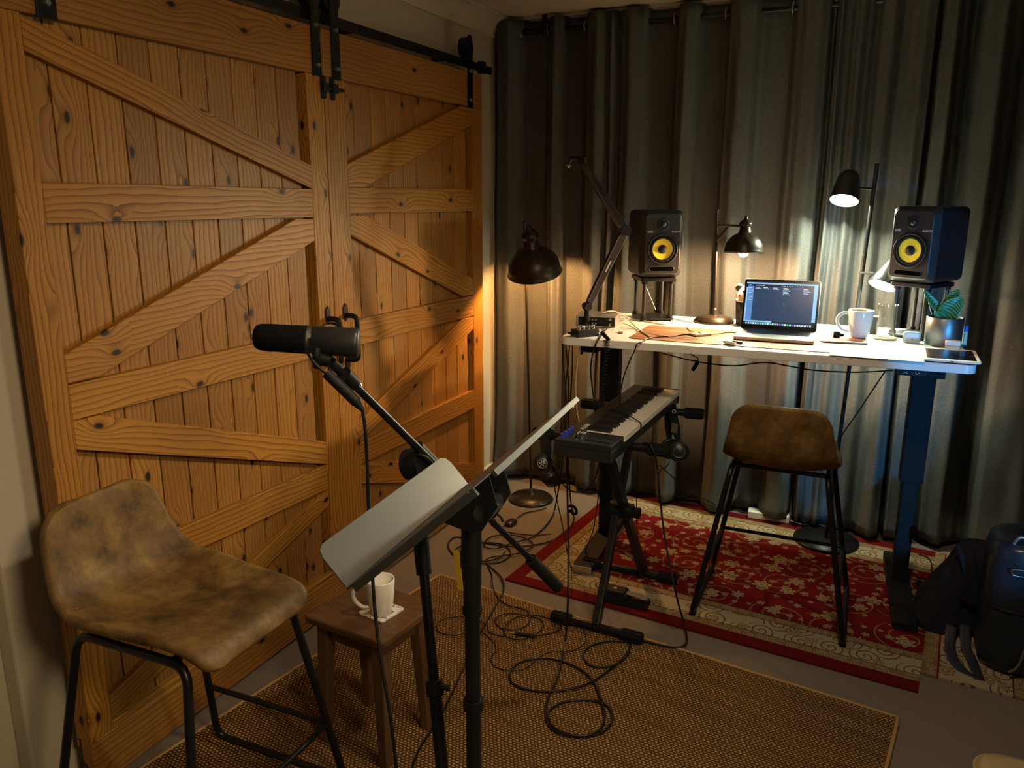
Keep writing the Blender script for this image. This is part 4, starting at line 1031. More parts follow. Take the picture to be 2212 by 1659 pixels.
head(cu, Vector((.10, .50, 1)), .060, .140, .047, P(1886, 408, 1, Y_), P(1853, 407, 1, Y_), 800, 'top', M_['black'])
cl2 = P(1906, 618, 1, Y_ - .10)
head(cl2, Vector((.32, .46, 1)), .060, .130, .021, P(1858, 589, 1, Y_), P(1888, 590, 1, Y_ - .09), 470, 'low', M_['chrome'])

# ================================================================== speakers
def speaker(label, c, nrm, zb, group):
    n = Vector((nrm[0], nrm[1], 0)).normalized(); M = Matrix.Translation((c[0], c[1], zb)) @ frame((0, 0, 0), Vector((-n.y, n.x, 0)), Vector((0, 0, 1)))
    # local: x right (seen from the front), y backwards... make y = -n
    X = Vector((-n.y, n.x, 0)); M = Matrix(((X.x, -n.x, 0, c[0]), (X.y, -n.y, 0, c[1]), (0, 0, 1, zb), (0, 0, 0, 1)))
    t = thing('studio_monitor', label, 'speaker', M=M, group=group)
    w, h, d = .188, .283, .235
    m = MB(); rings = []
    for y, ww, hh, r in ((d / 2, w - .02, h - .02, .02), (d / 2 - .01, w, h, .022), (-d / 2 + .035, w, h, .022), (-d / 2 + .028, w + .001, h + .001, .022), (-d / 2 + .004, w - .030, h - .026, .020), (-d / 2, w - .036, h - .032, .018)):
        rings.append([M @ Vector((x, y, h / 2 + z)) for x, z in rrect(ww, hh, r, 5)])
    vs = [v for r in rings for v in r]; k = len(rings[0])
    fs = [(i * k + j, i * k + (j + 1) % k, (i + 1) * k + (j + 1) % k, (i + 1) * k + j) for i in range(len(rings) - 1) for j in range(k)]
    fs += [tuple(range(k - 1, -1, -1)), tuple(range((len(rings) - 1) * k, len(rings) * k))]
    obj('cabinet', m.add(vs, fs), M_['spk'], t, bevel=.0015)
    MF = M @ Matrix(((1, 0, 0, 0), (0, 0, 1, -d / 2), (0, 1, 0, h / 2), (0, 0, 0, 1)))   # x, z-up, out = -y : local z -> +y, so use negatives
    def F(x, z, o=0): return M @ Vector((x, -d / 2 - o, h / 2 + z))
    MFo = frame(F(0, 0), M.to_3x3() @ Vector((1, 0, 0)), M.to_3x3() @ Vector((0, -1, 0)))
    wc = (0, -.022)
    MW = MFo @ Matrix.Translation((wc[0], wc[1], 0))
    if abs((MFo @ Vector((0, 1, 0))).z - MFo.translation.z) > 0 and (MFo @ Vector((0, 1, 0))).z < MFo.translation.z:
        MW = MFo @ Matrix.Translation((wc[0], -wc[1], 0))
    obj('woofer_ring', MB().lathe([(.062, 0), (.0665, .003), (.0665, .006), (.062, .007), (.058, .004), (.056, 0)], MW, 44, cap=False), M_['matte'], t)
    obj('surround', MB().lathe([(.057, .001), (.053, .007), (.047, .007), (.043, .002)], MW, 44, cap=False), M_['rubber'], t)
    obj('woofer_cone', MB().lathe([(.0445, .0035), (.040, .003), (.020, .0012), (.018, .001)], MW, 44, cap=False), M_['yellow'], t)
    obj('dust_cap', MB().lathe([(.0195, .001), (.0180, .004), (.011, .008), (1e-5, .010)], MW, 32), M_['matte'], t)
    up = M.to_3x3() @ Vector((0, 0, 1))
    MTw = frame(F(0, .083), M.to_3x3() @ Vector((1, 0, 0)), M.to_3x3() @ Vector((0, -1, 0)))
    tw = obj('tweeter', MB().lathe([(.026, .0005), (.0235, .003), (.016, .0015), (.0125, .001)], MTw, 36, cap=False), M_['matte'], t)
    obj('tweeter_dome', MB().lathe([(.012, .001), (.011, .005), (.006, .0085), (1e-5, .0095)], MTw, 24), M_['chrome'] if 0 else M_['spk'], tw)
    sl = rrect(.105, .018, .0088, 5)
    MP_ = frame(F(0, -.107), M.to_3x3() @ Vector((1, 0, 0)), M.to_3x3() @ Vector((0, -1, 0)))
    pr = obj('port_slot', MB().prism(sl, MP_, 0, .0008), simple('deep_black', (.002, .002, .002), .9, spec=0), t)
    obj('port_rim', MB().tube([MP_ @ Vector((x * 1.03, y * 1.1, .0008)) for x, y in sl], .0013, 6, closed=True), M_['spk'], pr)
    def tm(x, z): 
        X_ = M.to_3x3() @ Vector((1, 0, 0)); Z_ = M.to_3x3() @ Vector((0, -1, 0)); U_ = Z_.cross(X_)
        if U_.z < 0: U_ = -U_; 
        p = F(x, z, .0006); Y2 = Vector((0, 0, 1)); return Matrix(((X_.x, Y2.x, Z_.x, p.x), (X_.y, Y2.y, Z_.y, p.y), (X_.z, Y2.z, Z_.z, p.z), (0, 0, 0, 1)))
    text('lettering', 'KRK', .013, tm(-.056, .052), M_['label'], t, .0002)
    text('script_lettering', 'ROKIT5', .011, tm(.056, .052), M_['label'], t, .0002, shear=.4)
    return t, M
def mstand(label, c, nrm, z0, z1, group):
    n = Vector((nrm[0], nrm[1], 0)).normalized(); X = Vector((-n.y, n.x, 0)); M = Matrix(((X.x, -n.x, 0, c[0]), (X.y, -n.y, 0, c[1]), (0, 0, 1, 0), (0, 0, 0, 1)))
    t = thing('monitor_stand', label, 'speaker stand', M=Matrix.Translation((0, 0, z0)) @ M, group=group)
    obj('base_plate', MB().prism(rrect(.150, .175, .012), M, z0 + .006, z0 + .014), M_['black'], t, bevel=.002)
    obj('top_plate', MB().prism(rrect(.160, .185, .010), M, z1 - .022, z1 - .006), M_['black'], t, bevel=.002)
    for sx in (-1, 1):
        for sy in (-1, 1):
            p = M @ Vector((sx * .060, sy * .072, 0))
            q = obj('post', MB().cyl((p.x, p.y, z0 + .0), (p.x, p.y, z1 - .008), .0085, n=16), M_['spk'], t)
            obj('post_foot', MB().cyl((p.x, p.y, z0 + .0), (p.x, p.y, z0 + .026), .013, n=16).cyl((p.x, p.y, z1 - .034), (p.x, p.y, z1 - .006), .0135, n=16), M_['matte'], q)
    a, b = M @ Vector((-.03, .072, 0)), M @ Vector((.035, .072, 0))
    obj('tie_rod', MB().tube([Vector((a.x, a.y, z1 - .03)), Vector((b.x, b.y, z0 + .03))], .002, 6), M_['steel'], t)
    return t
nl = (.50, -.866); cL = (-.905, 3.53); nr_ = (-.515, -.857); cR = (.172, 3.52)
zl0, zr0 = P(1417, 598, 1, 3.43).z, P(1965, 611, 1, 3.39).z
mstand('black four-post stand under the left speaker on the white desk', cL, nl, TZ + .0002, zl0, 'speaker stands on the desk')
mstand('black four-post stand under the right speaker beside the potted plant', cR, nr_, TZ + .0002, zr0, 'speaker stands on the desk')
speaker('left black studio speaker with yellow cone beside the desk lamp', cL, nl, zl0 + .0002, 'studio speakers on stands')
speaker('right black studio speaker with yellow cone above the potted plant', cR, nr_, zr0 + .0002, 'studio speakers on stands')

# ================================================================== things on the desk
def DT(px, py, h=0.0): return P(px, py, 2, TZ + h)
# desk mat
q = [DT(1356, 731), DT(1793, 763), DT(1878, 730), DT(1405, 703)]
mw = (q[1] - q[0]).normalized(); MMt = frame((q[0] + Vector((0, 0, 0))), mw, (0, 0, 1)); MW_, MH_ = .88, .345
MMt.translation.z = TZ
o = (3.1, 7.7)
tag(obj('desk_mat', MB().prism([(MW_ / 2 + x, MH_ / 2 + y) for x, y in rrect(MW_, MH_, .025, 5)], MMt, .0003, .0028, uvf=lambda x, y, h: (x + o[0], y + o[1])), M_['mat'], bevel=.0006), 'brown mottled leather desk mat under the laptop', 'desk mat')
# paper
q = [DT(1789, 769), DT(1996, 784.5), DT(2003, 753), DT(1809, 748)]
vs = [Vector((p.x, p.y, TZ + .0031)) for p in q] + [Vector((p.x, p.y, TZ + .0042)) for p in q]
tag(obj('paper_sheet', MB().add(vs, [(3, 2, 1, 0), (4, 5, 6, 7), (0, 1, 5, 4), (1, 2, 6, 5), (2, 3, 7, 6), (3, 0, 4, 7)]), M_['paper']), 'large blank white sheet lying between the desk mat and the tablet', 'paper')
# laptop
q0, q1 = DT(1583, 735), DT(1757, 747)
lx = (q1 - q0).normalized(); LWd = (q1 - q0).length
MLp = frame((q0.x, q0.y, TZ + .0032), lx, (0, 0, 1)); LDp = .218
t = thing('laptop', 'open silver laptop with a dark blue file window on its screen', 'laptop', M=MLp)
bs = obj('base', MB().prism([(LWd / 2 + x, LDp / 2 + y) for x, y in rrect(LWd, LDp, .010, 5)], MLp, .0015, .0145), M_['alu'], t, bevel=.002)
obj('keyboard_well', MB().prism([(.020, .092), (LWd - .020, .092), (LWd - .020, .200), (.020, .200)], MLp, .0145, .01475), M_['keyb'], bs)
obj('trackpad', MB().prism([(LWd / 2 + x, .045 + y) for x, y in rrect(.115, .074, .004)], MLp, .0145, .01475), simple('trackpad', (.50, .49, .47), .3, .6, var=.02), bs)
k0 = None
kk = (LWd - .044) / 14
for r in range(5):
    for c in range(14):
        if r == 0 and 4 <= c <= 8 and c != 4: continue
        wd = kk - .0025 if not (r == 0 and c == 4) else kk * 5 - .0025
        x0 = .022 + c * kk; y0 = .096 + r * .0205
        obj('key', MB().prism([(x0, y0), (x0 + wd, y0), (x0 + wd, y0 + .0175), (x0, y0 + .0175)], MLp, .01475, .0160), M_['keyb'], bs)
for k in range(3):
    pass
lean = math.radians(17)
Ms = MLp @ Matrix.Translation((0, LDp - .004, .014)) @ Matrix.Rotation(PI / 2 - lean, 4, 'X')
SH = .205
ld = obj('lid', MB().prism([(LWd / 2 + x, SH / 2 + y) for x, y in rrect(LWd, SH, .008, 5)], Ms, -.0055, -.001), M_['alu'], t, bevel=.001)
obj('bezel', MB().prism([(LWd / 2 + x, SH / 2 + y) for x, y in rrect(LWd - .002, SH - .002, .008, 5)], Ms, -.001, .0), simple('screen_bezel', (.006, .006, .007), .15), ld)
em = [emis('screen_navy', (.020, .052, .115), 1.0), emis('screen_blue', (.11, .28, .62), 1.0), emis('screen_sky', (.30, .62, .95), 1.0), emis('screen_text', (.55, .75, .95), 1.1), emis('screen_dark', (.006, .010, .02), 1.0), emis('screen_green', (.10, .62, .38), 1.0), emis('screen_pink', (.85, .40, .62), 1.0), emis('screen_white', (.85, .92, 1.0), 1.2), emis('screen_selected', (.03, .12, .60), 1.0)]
sw, sh = LWd - .018, SH - .026; sx, sy = .009, .016
scm = MB()
def sq(x0, y0, x1, y1, mi, lv=1):
    z = .0001 + lv * .00006
    scm.add([Ms @ Vector((sx + a * sw, sy + b * sh, z)) for a, b in ((x0, y0), (x1, y0), (x1, y1), (x0, y1))], [(0, 1, 2, 3)], mi=mi)
sq(0, 0, 1, 1, 4, 0); sq(0, .08, .05, .86, 2, 1); sq(.95, .12, 1, .97, 2, 1); sq(0, .94, 1, .975, 2, 1)
sq(.02, .09, .95, .94, 0, 2); sq(.02, .09, .105, .92, 1, 3); sq(0, .065, .40, .10, 2, 3); sq(.02, .885, .95, .94, 4, 3)
for i in range(3): sq(.035 + i * .012, .905, .042 + i * .012, .918, 7, 4)
sq(.13, .903, .26, .915, 3, 4)
for i in range(9): sq(.50 + i * .035, .903, .512 + i * .035, .916, 3, 4)
for i in range(8): sq(.03, .84 - i * .035 - (.03 if i > 3 else 0), .075 + .012 * (i % 3), .85 - i * .035 - (.03 if i > 3 else 0), 3, 4)
for cx_, n in ((.13, 2), (.24, 2), (.38, 2), (.52, 6), (.66, 1), (.80, 5)):
    for i in range(n): sq(cx_, .855 - i * .028, cx_ + .06 + .02 * ((i * 7) % 3), .866 - i * .028, 3 if i else 7, 4)
sq(.655, .85, .785, .868, 8, 5)
for i in range(27): sq(.03 + i * .0345, .015, .055 + i * .0345, .052, (2, 3, 2, 7, 3, 2, 5, 3, 2, 3, 5, 7, 2, 6, 1, 2, 7, 5, 3, 8, 2, 3, 2, 3, 7, 2, 3)[i], 4)
sq(.545, .50, .552, .512, 7, 5)
sc_ = obj('screen', scm, em, ld)
# audio interface
o0, o1 = DT(1252, 706), DT(1328, 709)
o0 = Vector((o1.x - .165, o1.y - .028, TZ)); ix = (o1 - o0).normalized()
MI = frame((o0.x, o0.y, TZ + .002), ix, (0, 0, 1)); IW, ID, IH = .170, .150, .046
t = thing('audio_interface', 'silver audio interface box with dark knob panel behind the desk microphone arm', 'audio interface', M=MI)
obj('case', MB().prism([(IW / 2 + x, ID / 2 + y) for x, y in rrect(IW, ID, .003)], MI, 0, IH), M_['alu'], t, bevel=.002)
obj('front_panel', MB().box(MI @ Vector((IW / 2 + .004, -.0012, IH / 2)), (IW - .016, .0024, IH - .010), MI.to_3x3()), M_['matte'], t)
def fr(x, z, r, l, nm, mt): obj(nm, MB().cyl(MI @ Vector((x, -.0024, z)), MI @ Vector((x, -.0024 - l, z)), r, n=16), mt, t)
for x in (.060, .072, .086):
    for z in (.015, .031): fr(x, z, .0033, .0015, 'button', M_['label']); fr(x, z, .0024, .0019, 'button_cap', M_['matte'])
fr(.112, .023, .0125, .010, 'volume_knob', M_['matte']); 
for z in (.013, .033): fr(.028, z, .0075, .002, 'input_socket', M_['rubber'])
fr(.148, .034, .0065, .003, 'headphone_socket', M_['steel'])
fr(.148, .014, .0055, .018, 'plug', M_['brass'])
# headphone amp box in front
p0_, p1_, p2_ = DT(1234, 723), DT(1249, 730.5), DT(1294, 726)
ex = (p2_ - p1_); W1 = ex.length; ex.normalize(); D1 = max(.035, (p0_ - p1_).length)
MA = frame((p1_.x, p1_.y, TZ), ex, (0, 0, 1)); D1 = .055
t = thing('headphone_splitter', 'small black box with four metal knobs on the left desk corner', 'headphone amplifier', M=MA)
obj('case', MB().prism([(0, 0), (W1, 0), (W1, D1), (0, D1)], MA, .0, .030), M_['spk'], t, bevel=.0015)
for i in range(4):
    c = MA @ Vector((.016 + i * (W1 - .032) / 3, .022, .030)); obj('knob', MB().lathe([(.0078, 0), (.0078, .012), (.0072, .0135), (1e-5, .0135)], Matrix.Translation(c), 18), M_['chrome'], t)
for i in range(2):
    a = MA @ Vector((-.002, .018 + .018 * i, .016)); obj('side_plug', MB().cyl(a, a - ex * .022, .0045, n=10), M_['matte'], t)
# desk microphone arm
Yb = 3.17
def A(px, py): return P(px, py, 1, Yb)
c0 = A(1268, 700); c0.z = TZ
t = thing('desk_microphone_arm', 'black folding microphone arm clamped to the left end of the desk, without microphone', 'microphone arm', c0)
obj('clamp_post', MB().cyl(c0, c0 + Vector((0, 0, .022)), .020, .017, 20).cyl(c0 + Vector((0, 0, .018)), A(1268, 664), .0125, n=20), M_['black'], t, bevel=.001)
cb = Vector((c0.x, c0.y, TZ - .03)); k = P(1257, 748, 1, 3.02); k.z = TZ - .031
cl_ = obj('desk_clamp', MB().lathe([(1e-5, -.006), (.026, -.006), (.030, -.002), (.030, 0), (1e-5, 0)], Matrix.Translation(k), 24), M_['matte'], t)
obj('clamp_screw', MB().cyl(k - Vector((0, 0, .004)), k - Vector((0, 0, .025)), .004).cyl(k - Vector((0, 0, .022)), k - Vector((0, 0, .055)), .0065), M_['black'], cl_)
def disc(p, r, nm, mt, off=0):
    v = (CAM - p).normalized(); v.z = 0; v = (v + Vector((.45, 0, 0))).normalized(); c = p + v * off
    return obj(nm, MB().cyl(c - v * .004, c + v * .006, r, r * .96, 28), mt, t, bevel=.002)
pj0, pj1, pj2 = A(1268, 662), A(1350, 497), A(1257, 352)
def arm(a, b, w0, w1, nm):
    v = (b - a); L_ = v.length; z_ = v.normalized(); y_ = (CAM - a).normalized(); y_ = (y_ - z_ * y_.dot(z_)).normalized(); y_ = (y_ + z_.cross(y_) * .55).normalized(); x_ = y_.cross(z_)
    M = Matrix(((x_.x, y_.x, z_.x, a.x), (x_.y, y_.y, z_.y, a.y), (x_.z, y_.z, z_.z, a.z), (0, 0, 0, 1)))
    m = MB()
    def sec(z, w, d): return [M @ Vector((x, y, z)) for x, y in ((-w / 2, -d / 2), (w / 2, -d / 2), (w / 2, d / 2), (-w / 2, d / 2))]
    st_ = [sec(.004, w0 * .7, .018), sec(.03, w0, .02), sec(L_ * .6, (w0 + w1) / 2 + .003, .021), sec(L_ - .03, w1, .02), sec(L_ - .004, w1 * .7, .018)]
    vs = [p for s_ in st_ for p in s_]
    fs = [(i * 4 + j, i * 4 + (j + 1) % 4, i * 4 + 4 + (j + 1) % 4, i * 4 + 4 + j) for i in range(4) for j in range(4)] + [(3, 2, 1, 0), (16, 17, 18, 19)]
    o_ = obj(nm, m.add(vs, fs), M_['spk'], t, bevel=.003)
    e = MB()
    for s_ in (-1, 1): e.cyl(M @ Vector((s_ * (w0 * .5 - .002), .0102, .03)), M @ Vector((s_ * (w1 * .5 - .002), .0102, L_ - .03)), .0011, n=6)
    obj('edge_rib', e, M_['steel'] if nm == 'lower_arm' else M_['spk'], o_)
    obj('cable_slot', MB().box(M @ Vector((0, .0106, L_ * .55)), (.006, .001, .05), M.to_3x3()), M_['label'] if nm == 'lower_arm' else M_['matte'], o_)
arm(pj0, pj1, .028, .036, 'lower_arm'); arm(pj1, pj2, .034, .026, 'upper_arm')
disc(pj0, .0165, 'joint_cap', M_['spk'], .016); disc(pj1, .0225, 'joint_cap', M_['spk'], .014)
obj('joint_barrel', MB().cyl(pj1 - Vector((.012, -.02, 0)), pj1 + Vector((.0, -.012, 0)), .017, n=20).cyl(pj0 + Vector((-.012, .015, 0)), pj0 + Vector((.0, -.012, 0)), .0165, n=20), M_['matte'], t)
hd = obj('head_block', MB().box(A(1258, 345), (.034, .026, .028)), M_['matte'], t, bevel=.004)
obj('swivel', MB().cyl(A(1252, 341), A(1233, 340), .009).cyl(A(1234, 338), A(1230, 350), .0075).cyl(A(1230, 349), A(1227, 356), .005), M_['black'], hd)
obj('mount_thread', MB().cyl(A(1229, 355), A(1228, 363), .0045).tube([A(1222, 357), A(1234, 359)], .0022, 6), M_['chrome'], hd)
# panda tumbler
c = DT(1618, 704); c.y += .02; c.x = P(1614, 680, 1, c.y).x; c.z = TZ
t = thing('panda_tumbler', 'cream and black panda-faced tumbler standing half behind the laptop', 'tumbler', c)
MT_ = Matrix.Translation(c)
obj('cup', MB().lathe([(1e-5, 0), (.040, 0), (.044, .004), (.050, .105), (1e-5, .105)], MT_, 36), M_['ceramic'], t)
obj('sleeve', MB().lathe([(.0405, .001), (.0455, .004), (.0515, .104), (.0500, .105)], MT_, 36, cap=False), M_['matte'], t)
pc_ = c + Vector((-.012, -.036, .056)); 
obj('belly_patch', MB().ball(c + Vector((.012, -.016, .055)), .040, (1, .9, 1.05), 12), M_['ceramic'], t)
obj('paw_print', MB().ball(c + Vector((-.027, -.0385, .024)), .011, (1, .35, 1.2), 8), M_['matte'], t)
obj('arm_print', MB().ball(c + Vector((-.030, -.0395, .082)), .009, (.7, .4, 2.1), 8, Matrix.Rotation(-.4, 3, 'Y')), M_['matte'], t)
hd = obj('lid_head', MB().lathe([(.054, .103), (.056, .108), (.053, .112)] + [(.0525 * math.cos(a * PI / 20), .112 + .062 * math.sin(a * PI / 20)) for a in range(0, 10)] + [(1e-5, .174)], MT_, 36), M_['skinny'], t)
for s_ in (-1, 1):
    e = obj('ear', MB().ball(c + Vector((s_ * .040, -.002, .160)), .018, (1, .55, 1), 10), M_['skinny'], hd)
    obj('inner_ear', MB().ball(c + Vector((s_ * .040, -.008, .160)), .0145, (1, .5, 1), 10), M_['matte'], hd)
    th = math.radians(-90 + s_ * 38)
    obj('cheek', MB().ball(c + Vector((.0500 * math.cos(th), .0500 * math.sin(th), .130)), .0075, (.75, .6, 1.1), 8), M_['red'], hd)
    th = math.radians(-90 + s_ * 22)
    obj('eye', MB().ball(c + Vector((.0440 * math.cos(th), .0440 * math.sin(th), .149)), .0055, (1.0, .6, .9), 8), M_['bronze'], hd)
obj('smile', MB().tube(catmull([c + Vector((x, -.0515 + .9 * x * x * 8, .134 + 22 * x * x)) for x in (-.012, -.006, 0, .006, .012)], 4), .0009, 6), M_['matte'], hd)
# card reader / drive with cables
c = DT(1512, 726); MDr = frame((c.x, c.y, TZ + .0032), DT(1537, 722) - DT(1508, 714), (0, 0, 1))
tag(obj('portable_drive', MB().prism(rrect(.048, .075, .004), MDr, 0, .009), M_['alu'], bevel=.0015), 'small silver drive lying on the brown desk mat with cables plugged in', 'drive')
def pen(name, label, a, b, r, mats, cat='pen'):
    t = thing(name, label, cat, a); a = Vector(a); b = Vector(b); d_ = (b - a).normalized()
    obj('barrel', MB().cyl(a + d_ * .012, b, r, r * .95, 14), mats[0], t, bevel=.0008)
    obj('tip', MB().cyl(a, a + d_ * .012, r * .35, r * .9, 14), mats[1], t)
z_ = TZ + .0030
def DZ(px, py, r, b=.0030): return DT(px, py, b + r)
pen('marker', 'fat white marker lying in front of the laptop', DZ(1562, 738, .0065), DZ(1589, 743, .0065), .0065, (M_['white'], M_['matte']))
pen('pen', 'black pen lying behind the white marker', DZ(1578, 737, .0045), DZ(1603, 741, .0045), .0045, (M_['matte'], M_['white']))
pen('stylus', 'slim silver stylus lying in front of the tan mug', DZ(1771, 737, .0042), DZ(1874, 742, .0042), .0042, (M_['alu'], M_['white']))
c = DT(1854, 733); r_ = .044
mug('mug', 'white mug of milky tea standing beside the laptop on the desk', (c.x, c.y + .03, TZ + .0031), .108, .0475, .031, math.radians(180), M_['ceramic'], .099)
# coaster and glass
c = DT(1911, 734); c.y += .02
m = MB()
for i in range(5): m.tube([Vector((c.x + (.008 + i * .0078) * math.cos(a * PI / 18), c.y + (.008 + i * .0078) * math.sin(a * PI / 18), TZ + .0045)) for a in range(36)], .0044, 6, closed=True)
m.lathe([(1e-5, .001), (.040, .001), (.040, .006), (1e-5, .006)], Matrix.Translation((c.x, c.y, TZ)), 30)
tag(obj('woven_coaster', m, M_['woven']), 'round woven rope coaster under the glass on the desk', 'coaster')
tag(obj('drinking_glass', MB().lathe([(1e-5, 0), (.031, 0), (.034, .003), (.0355, .125), (.0348, .1262), (.0340, .125), (.0320, .006), (1e-5, .005)], Matrix.Translation((c.x, c.y, TZ + .0092)), 44), M_['glass']), 'clear straight glass on the round woven coaster', 'glass')
# earbud case
c = DT(1968, 741); MC = frame((c.x, c.y + .012, TZ + .0002), (1, .12, 0), (0, 0, 1))
t = thing('earbud_case', 'small white rounded earbud case on the desk before the right speaker stand', 'earbud case', M=MC)
m = MB(); st_ = []
for z, k in ((0, .82), (.002, .92), (.006, .99), (.020, 1.0)): st_.append([MC @ Vector((x * k, y * k, z)) for x, y in rrect(.062, .026, .0128, 6)])
def loft(st_): 
    n = len(st_[0]); vs = [p for s_ in st_ for p in s_]
    return MB().add(vs, [(i * n + j, i * n + (j + 1) % n, (i + 1) * n + (j + 1) % n, (i + 1) * n + j) for i in range(len(st_) - 1) for j in range(n)], True).add(vs[:n], [tuple(range(n - 1, -1, -1))]).add(vs[-n:], [tuple(range(n))])
obj('case_body', loft(st_), M_['white'], t)
obj('case_lid', loft([[MC @ Vector((x * k, y * k, z)) for x, y in rrect(.062, .026, .0128, 6)] for z, k in ((.0205, 1.0), (.034, .99), (.039, .93), (.041, .80))]), M_['white'], t)
obj('status_light', MB().box(MC @ Vector((0, -.0132, .014)), (.006, .001, .0025)), M_['matte'], t)
# plant
c = DT(2037, 750); pr_ = .0635; c.y += pr_ * .98; c.x = P(2038, 720, 1, c.y).x; c.z = TZ
t = thing('potted_plant', 'small snake plant with banded leaves in a brushed grey pot', 'potted plant', c)
MPt = Matrix.Translation(c)
obj('pot', MB().lathe([(1e-5, .0), (pr_ - .002, .0), (pr_, .003), (pr_, .103), (pr_ - .002, .106), (pr_ - .005, .105), (pr_ - .006, .088), (1e-5, .088)], MPt, 56), M_['pot'], t)
obj('inner_pot', MB().lathe([(pr_ - .007, .088), (pr_ - .007, .099), (pr_ - .014, .100), (pr_ - .015, .090)], MPt, 44, cap=False).lathe([(1e-5, .089), (pr_ - .015, .090)], MPt, 24), M_['matte'], t)
def leaf(path, wmax, nrm, fold=.25):
    pts = catmull(path, 8); n = len(pts) - 1; nrm = Vector(nrm)
    def fn(u, v):
        i = round(v * n); p = pts[i]; tg = (pts[min(i + 1, n)] - pts[max(i - 1, 0)]).normalized(); sd = tg.cross(nrm).normalized(); up_ = sd.cross(tg)
        w = wmax * (math.sin(PI * min(1, (v * .86 + .14))) ** .75) if v < 1 else 0
        w = wmax * max(0, math.sin(PI * (.12 + .88 * v))) ** .8
        a = u * 2 - 1
        return p + sd * a * w + up_ * (abs(a) ** 1.6) * w * fold
    obj('leaf', MB().grid(fn, 8, n, uvf=lambda u, v: (u * wmax * 12, v * 1.0 + abs(u - .5) * .12)), M_['leaf'], t, solid=.0016)
Yp = c.y
def PP(px, py, dy=0): return P(px, py, 1, Yp + dy)
leaf([PP(2034, 684), PP(2026, 668), PP(2012, 648), PP(1996, 626)], .0165, (.5, -1, .1))
leaf([PP(2036, 685, .015), PP(2046, 664, .018), PP(2059, 642, .02), PP(2072, 625, .02)], .024, (-.2, -1, .2))
leaf([PP(2034, 686, -.01), PP(2046, 676, -.012), PP(2064, 658, -.012), PP(2079, 641, -.01)], .036, (.1, -1, .35))
leaf([PP(2040, 690, -.02), PP(2030, 684, -.02), PP(2020, 672, -.02)], .016, (-.2, -1, .3))
# lip balm, charger, tablet, brick, plug
c = DT(2083, 744); c.y += .01
t = thing('lip_balm', 'small pale tube with blue cap standing beside the plant pot', 'lip balm', (c.x, c.y, TZ))
obj('tube', MB().cyl((c.x, c.y, TZ + .0002), (c.x, c.y, TZ + .048), .0085, n=18), simple('pale_green_print', (.45, .60, .50), .4, var=.3, sc=150), t)
obj('cap', MB().cyl((c.x, c.y, TZ + .048), (c.x, c.y, TZ + .068), .0088, n=18), M_['green'], t, bevel=.0008)
c = DT(2058, 754); MCh = frame((c.x, c.y + .02, TZ + .0002), (1, -.08, 0), (0, 0, 1))
t = thing('usb_charger', 'white wall charger lying between the plant pot and the tablet', 'charger', M=MCh)
obj('charger_body', MB().prism(rrect(.052, .040, .007), MCh, 0, .030), M_['white'], t, bevel=.004)
for s_ in (-1, 1): obj('plug_pin', MB().box(MCh @ Vector((.034, s_ * .006, .016)), (.018, .0055, .0018)), M_['steel'], t)
q = [DT(1994, 779, .004), DT(2121, 789, .004), DT(2126, 762, .004), DT(2014, 753, .004)]
tx = (q[1] - q[0]).normalized(); TW = (q[1] - q[0]).length; ty = (q[3] - q[0]); MTb = frame((q[0].x, q[0].y, TZ + .0046), tx, (0, 0, 1)); TD = .235; TW = .172
t = thing('tablet', 'white framed tablet lying face up on the right corner of the desk', 'tablet', M=MTb)
obj('tablet_body', MB().prism([(TW / 2 + x, TD / 2 + y) for x, y in rrect(TW, TD, .010, 5)], MTb, 0, .007), M_['white'], t, bevel=.0015)
gt = G('dark_tablet_glass'); w_ = gt.noise(gt.obj(), 14, 4, .6); gt.base(gt.mix(gt.math('MULTIPLY', gt.math('SUBTRACT', w_, .5, clamp=True), 2.0), (.004, .005, .007), (.10, .11, .12)), .12)
obj('tablet_screen', MB().prism([(.012, .022), (TW - .012, .022), (TW - .012, TD - .022), (.012, TD - .022)], MTb, .007, .0073), gt.m, t)
obj('charge_port', MB().box(MTb @ Vector((TW / 2, .0, .0035)), (.010, .001, .003), MTb.to_3x3()), M_['matte'], t)
c = DT(1886, 723); tag(obj('power_brick', MB().box((c.x, c.y + .03, TZ + .036), (.030, .045, .072)), M_['matte'], bevel=.004), 'black power brick standing between the tea mug and the glass', 'power brick')
a, b = DT(1800, 722, .014), DT(1823, 724, .012)
t = thing('barrel_plug', 'short black barrel connector lying behind the tea mug', 'connector', (a.x, a.y, TZ))
obj('barrel', MB().cyl(a, a.lerp(b, .6), .0135, n=18), M_['matte'], t, bevel=.001); obj('strain_relief', MB().cyl(a.lerp(b, .6), b, .008, .005, 14), M_['rubber'], t); obj('contact_ring', MB().cyl(a - (b - a).normalized() * .0015, a, .010, n=18), M_['brass'], t)
c = DT(1339, 721); tag(obj('jack_adapter', MB().cyl((c.x - .008, c.y, TZ + .0047), (c.x + .012, c.y + .002, TZ + .0047), .0045, n=12).cyl((c.x - .018, c.y, TZ + .0047), (c.x - .008, c.y, TZ + .0047), .0022, n=10), M_['brass']), 'tiny brass jack adapter lying on the bare desk by the interface', 'jack adapter')

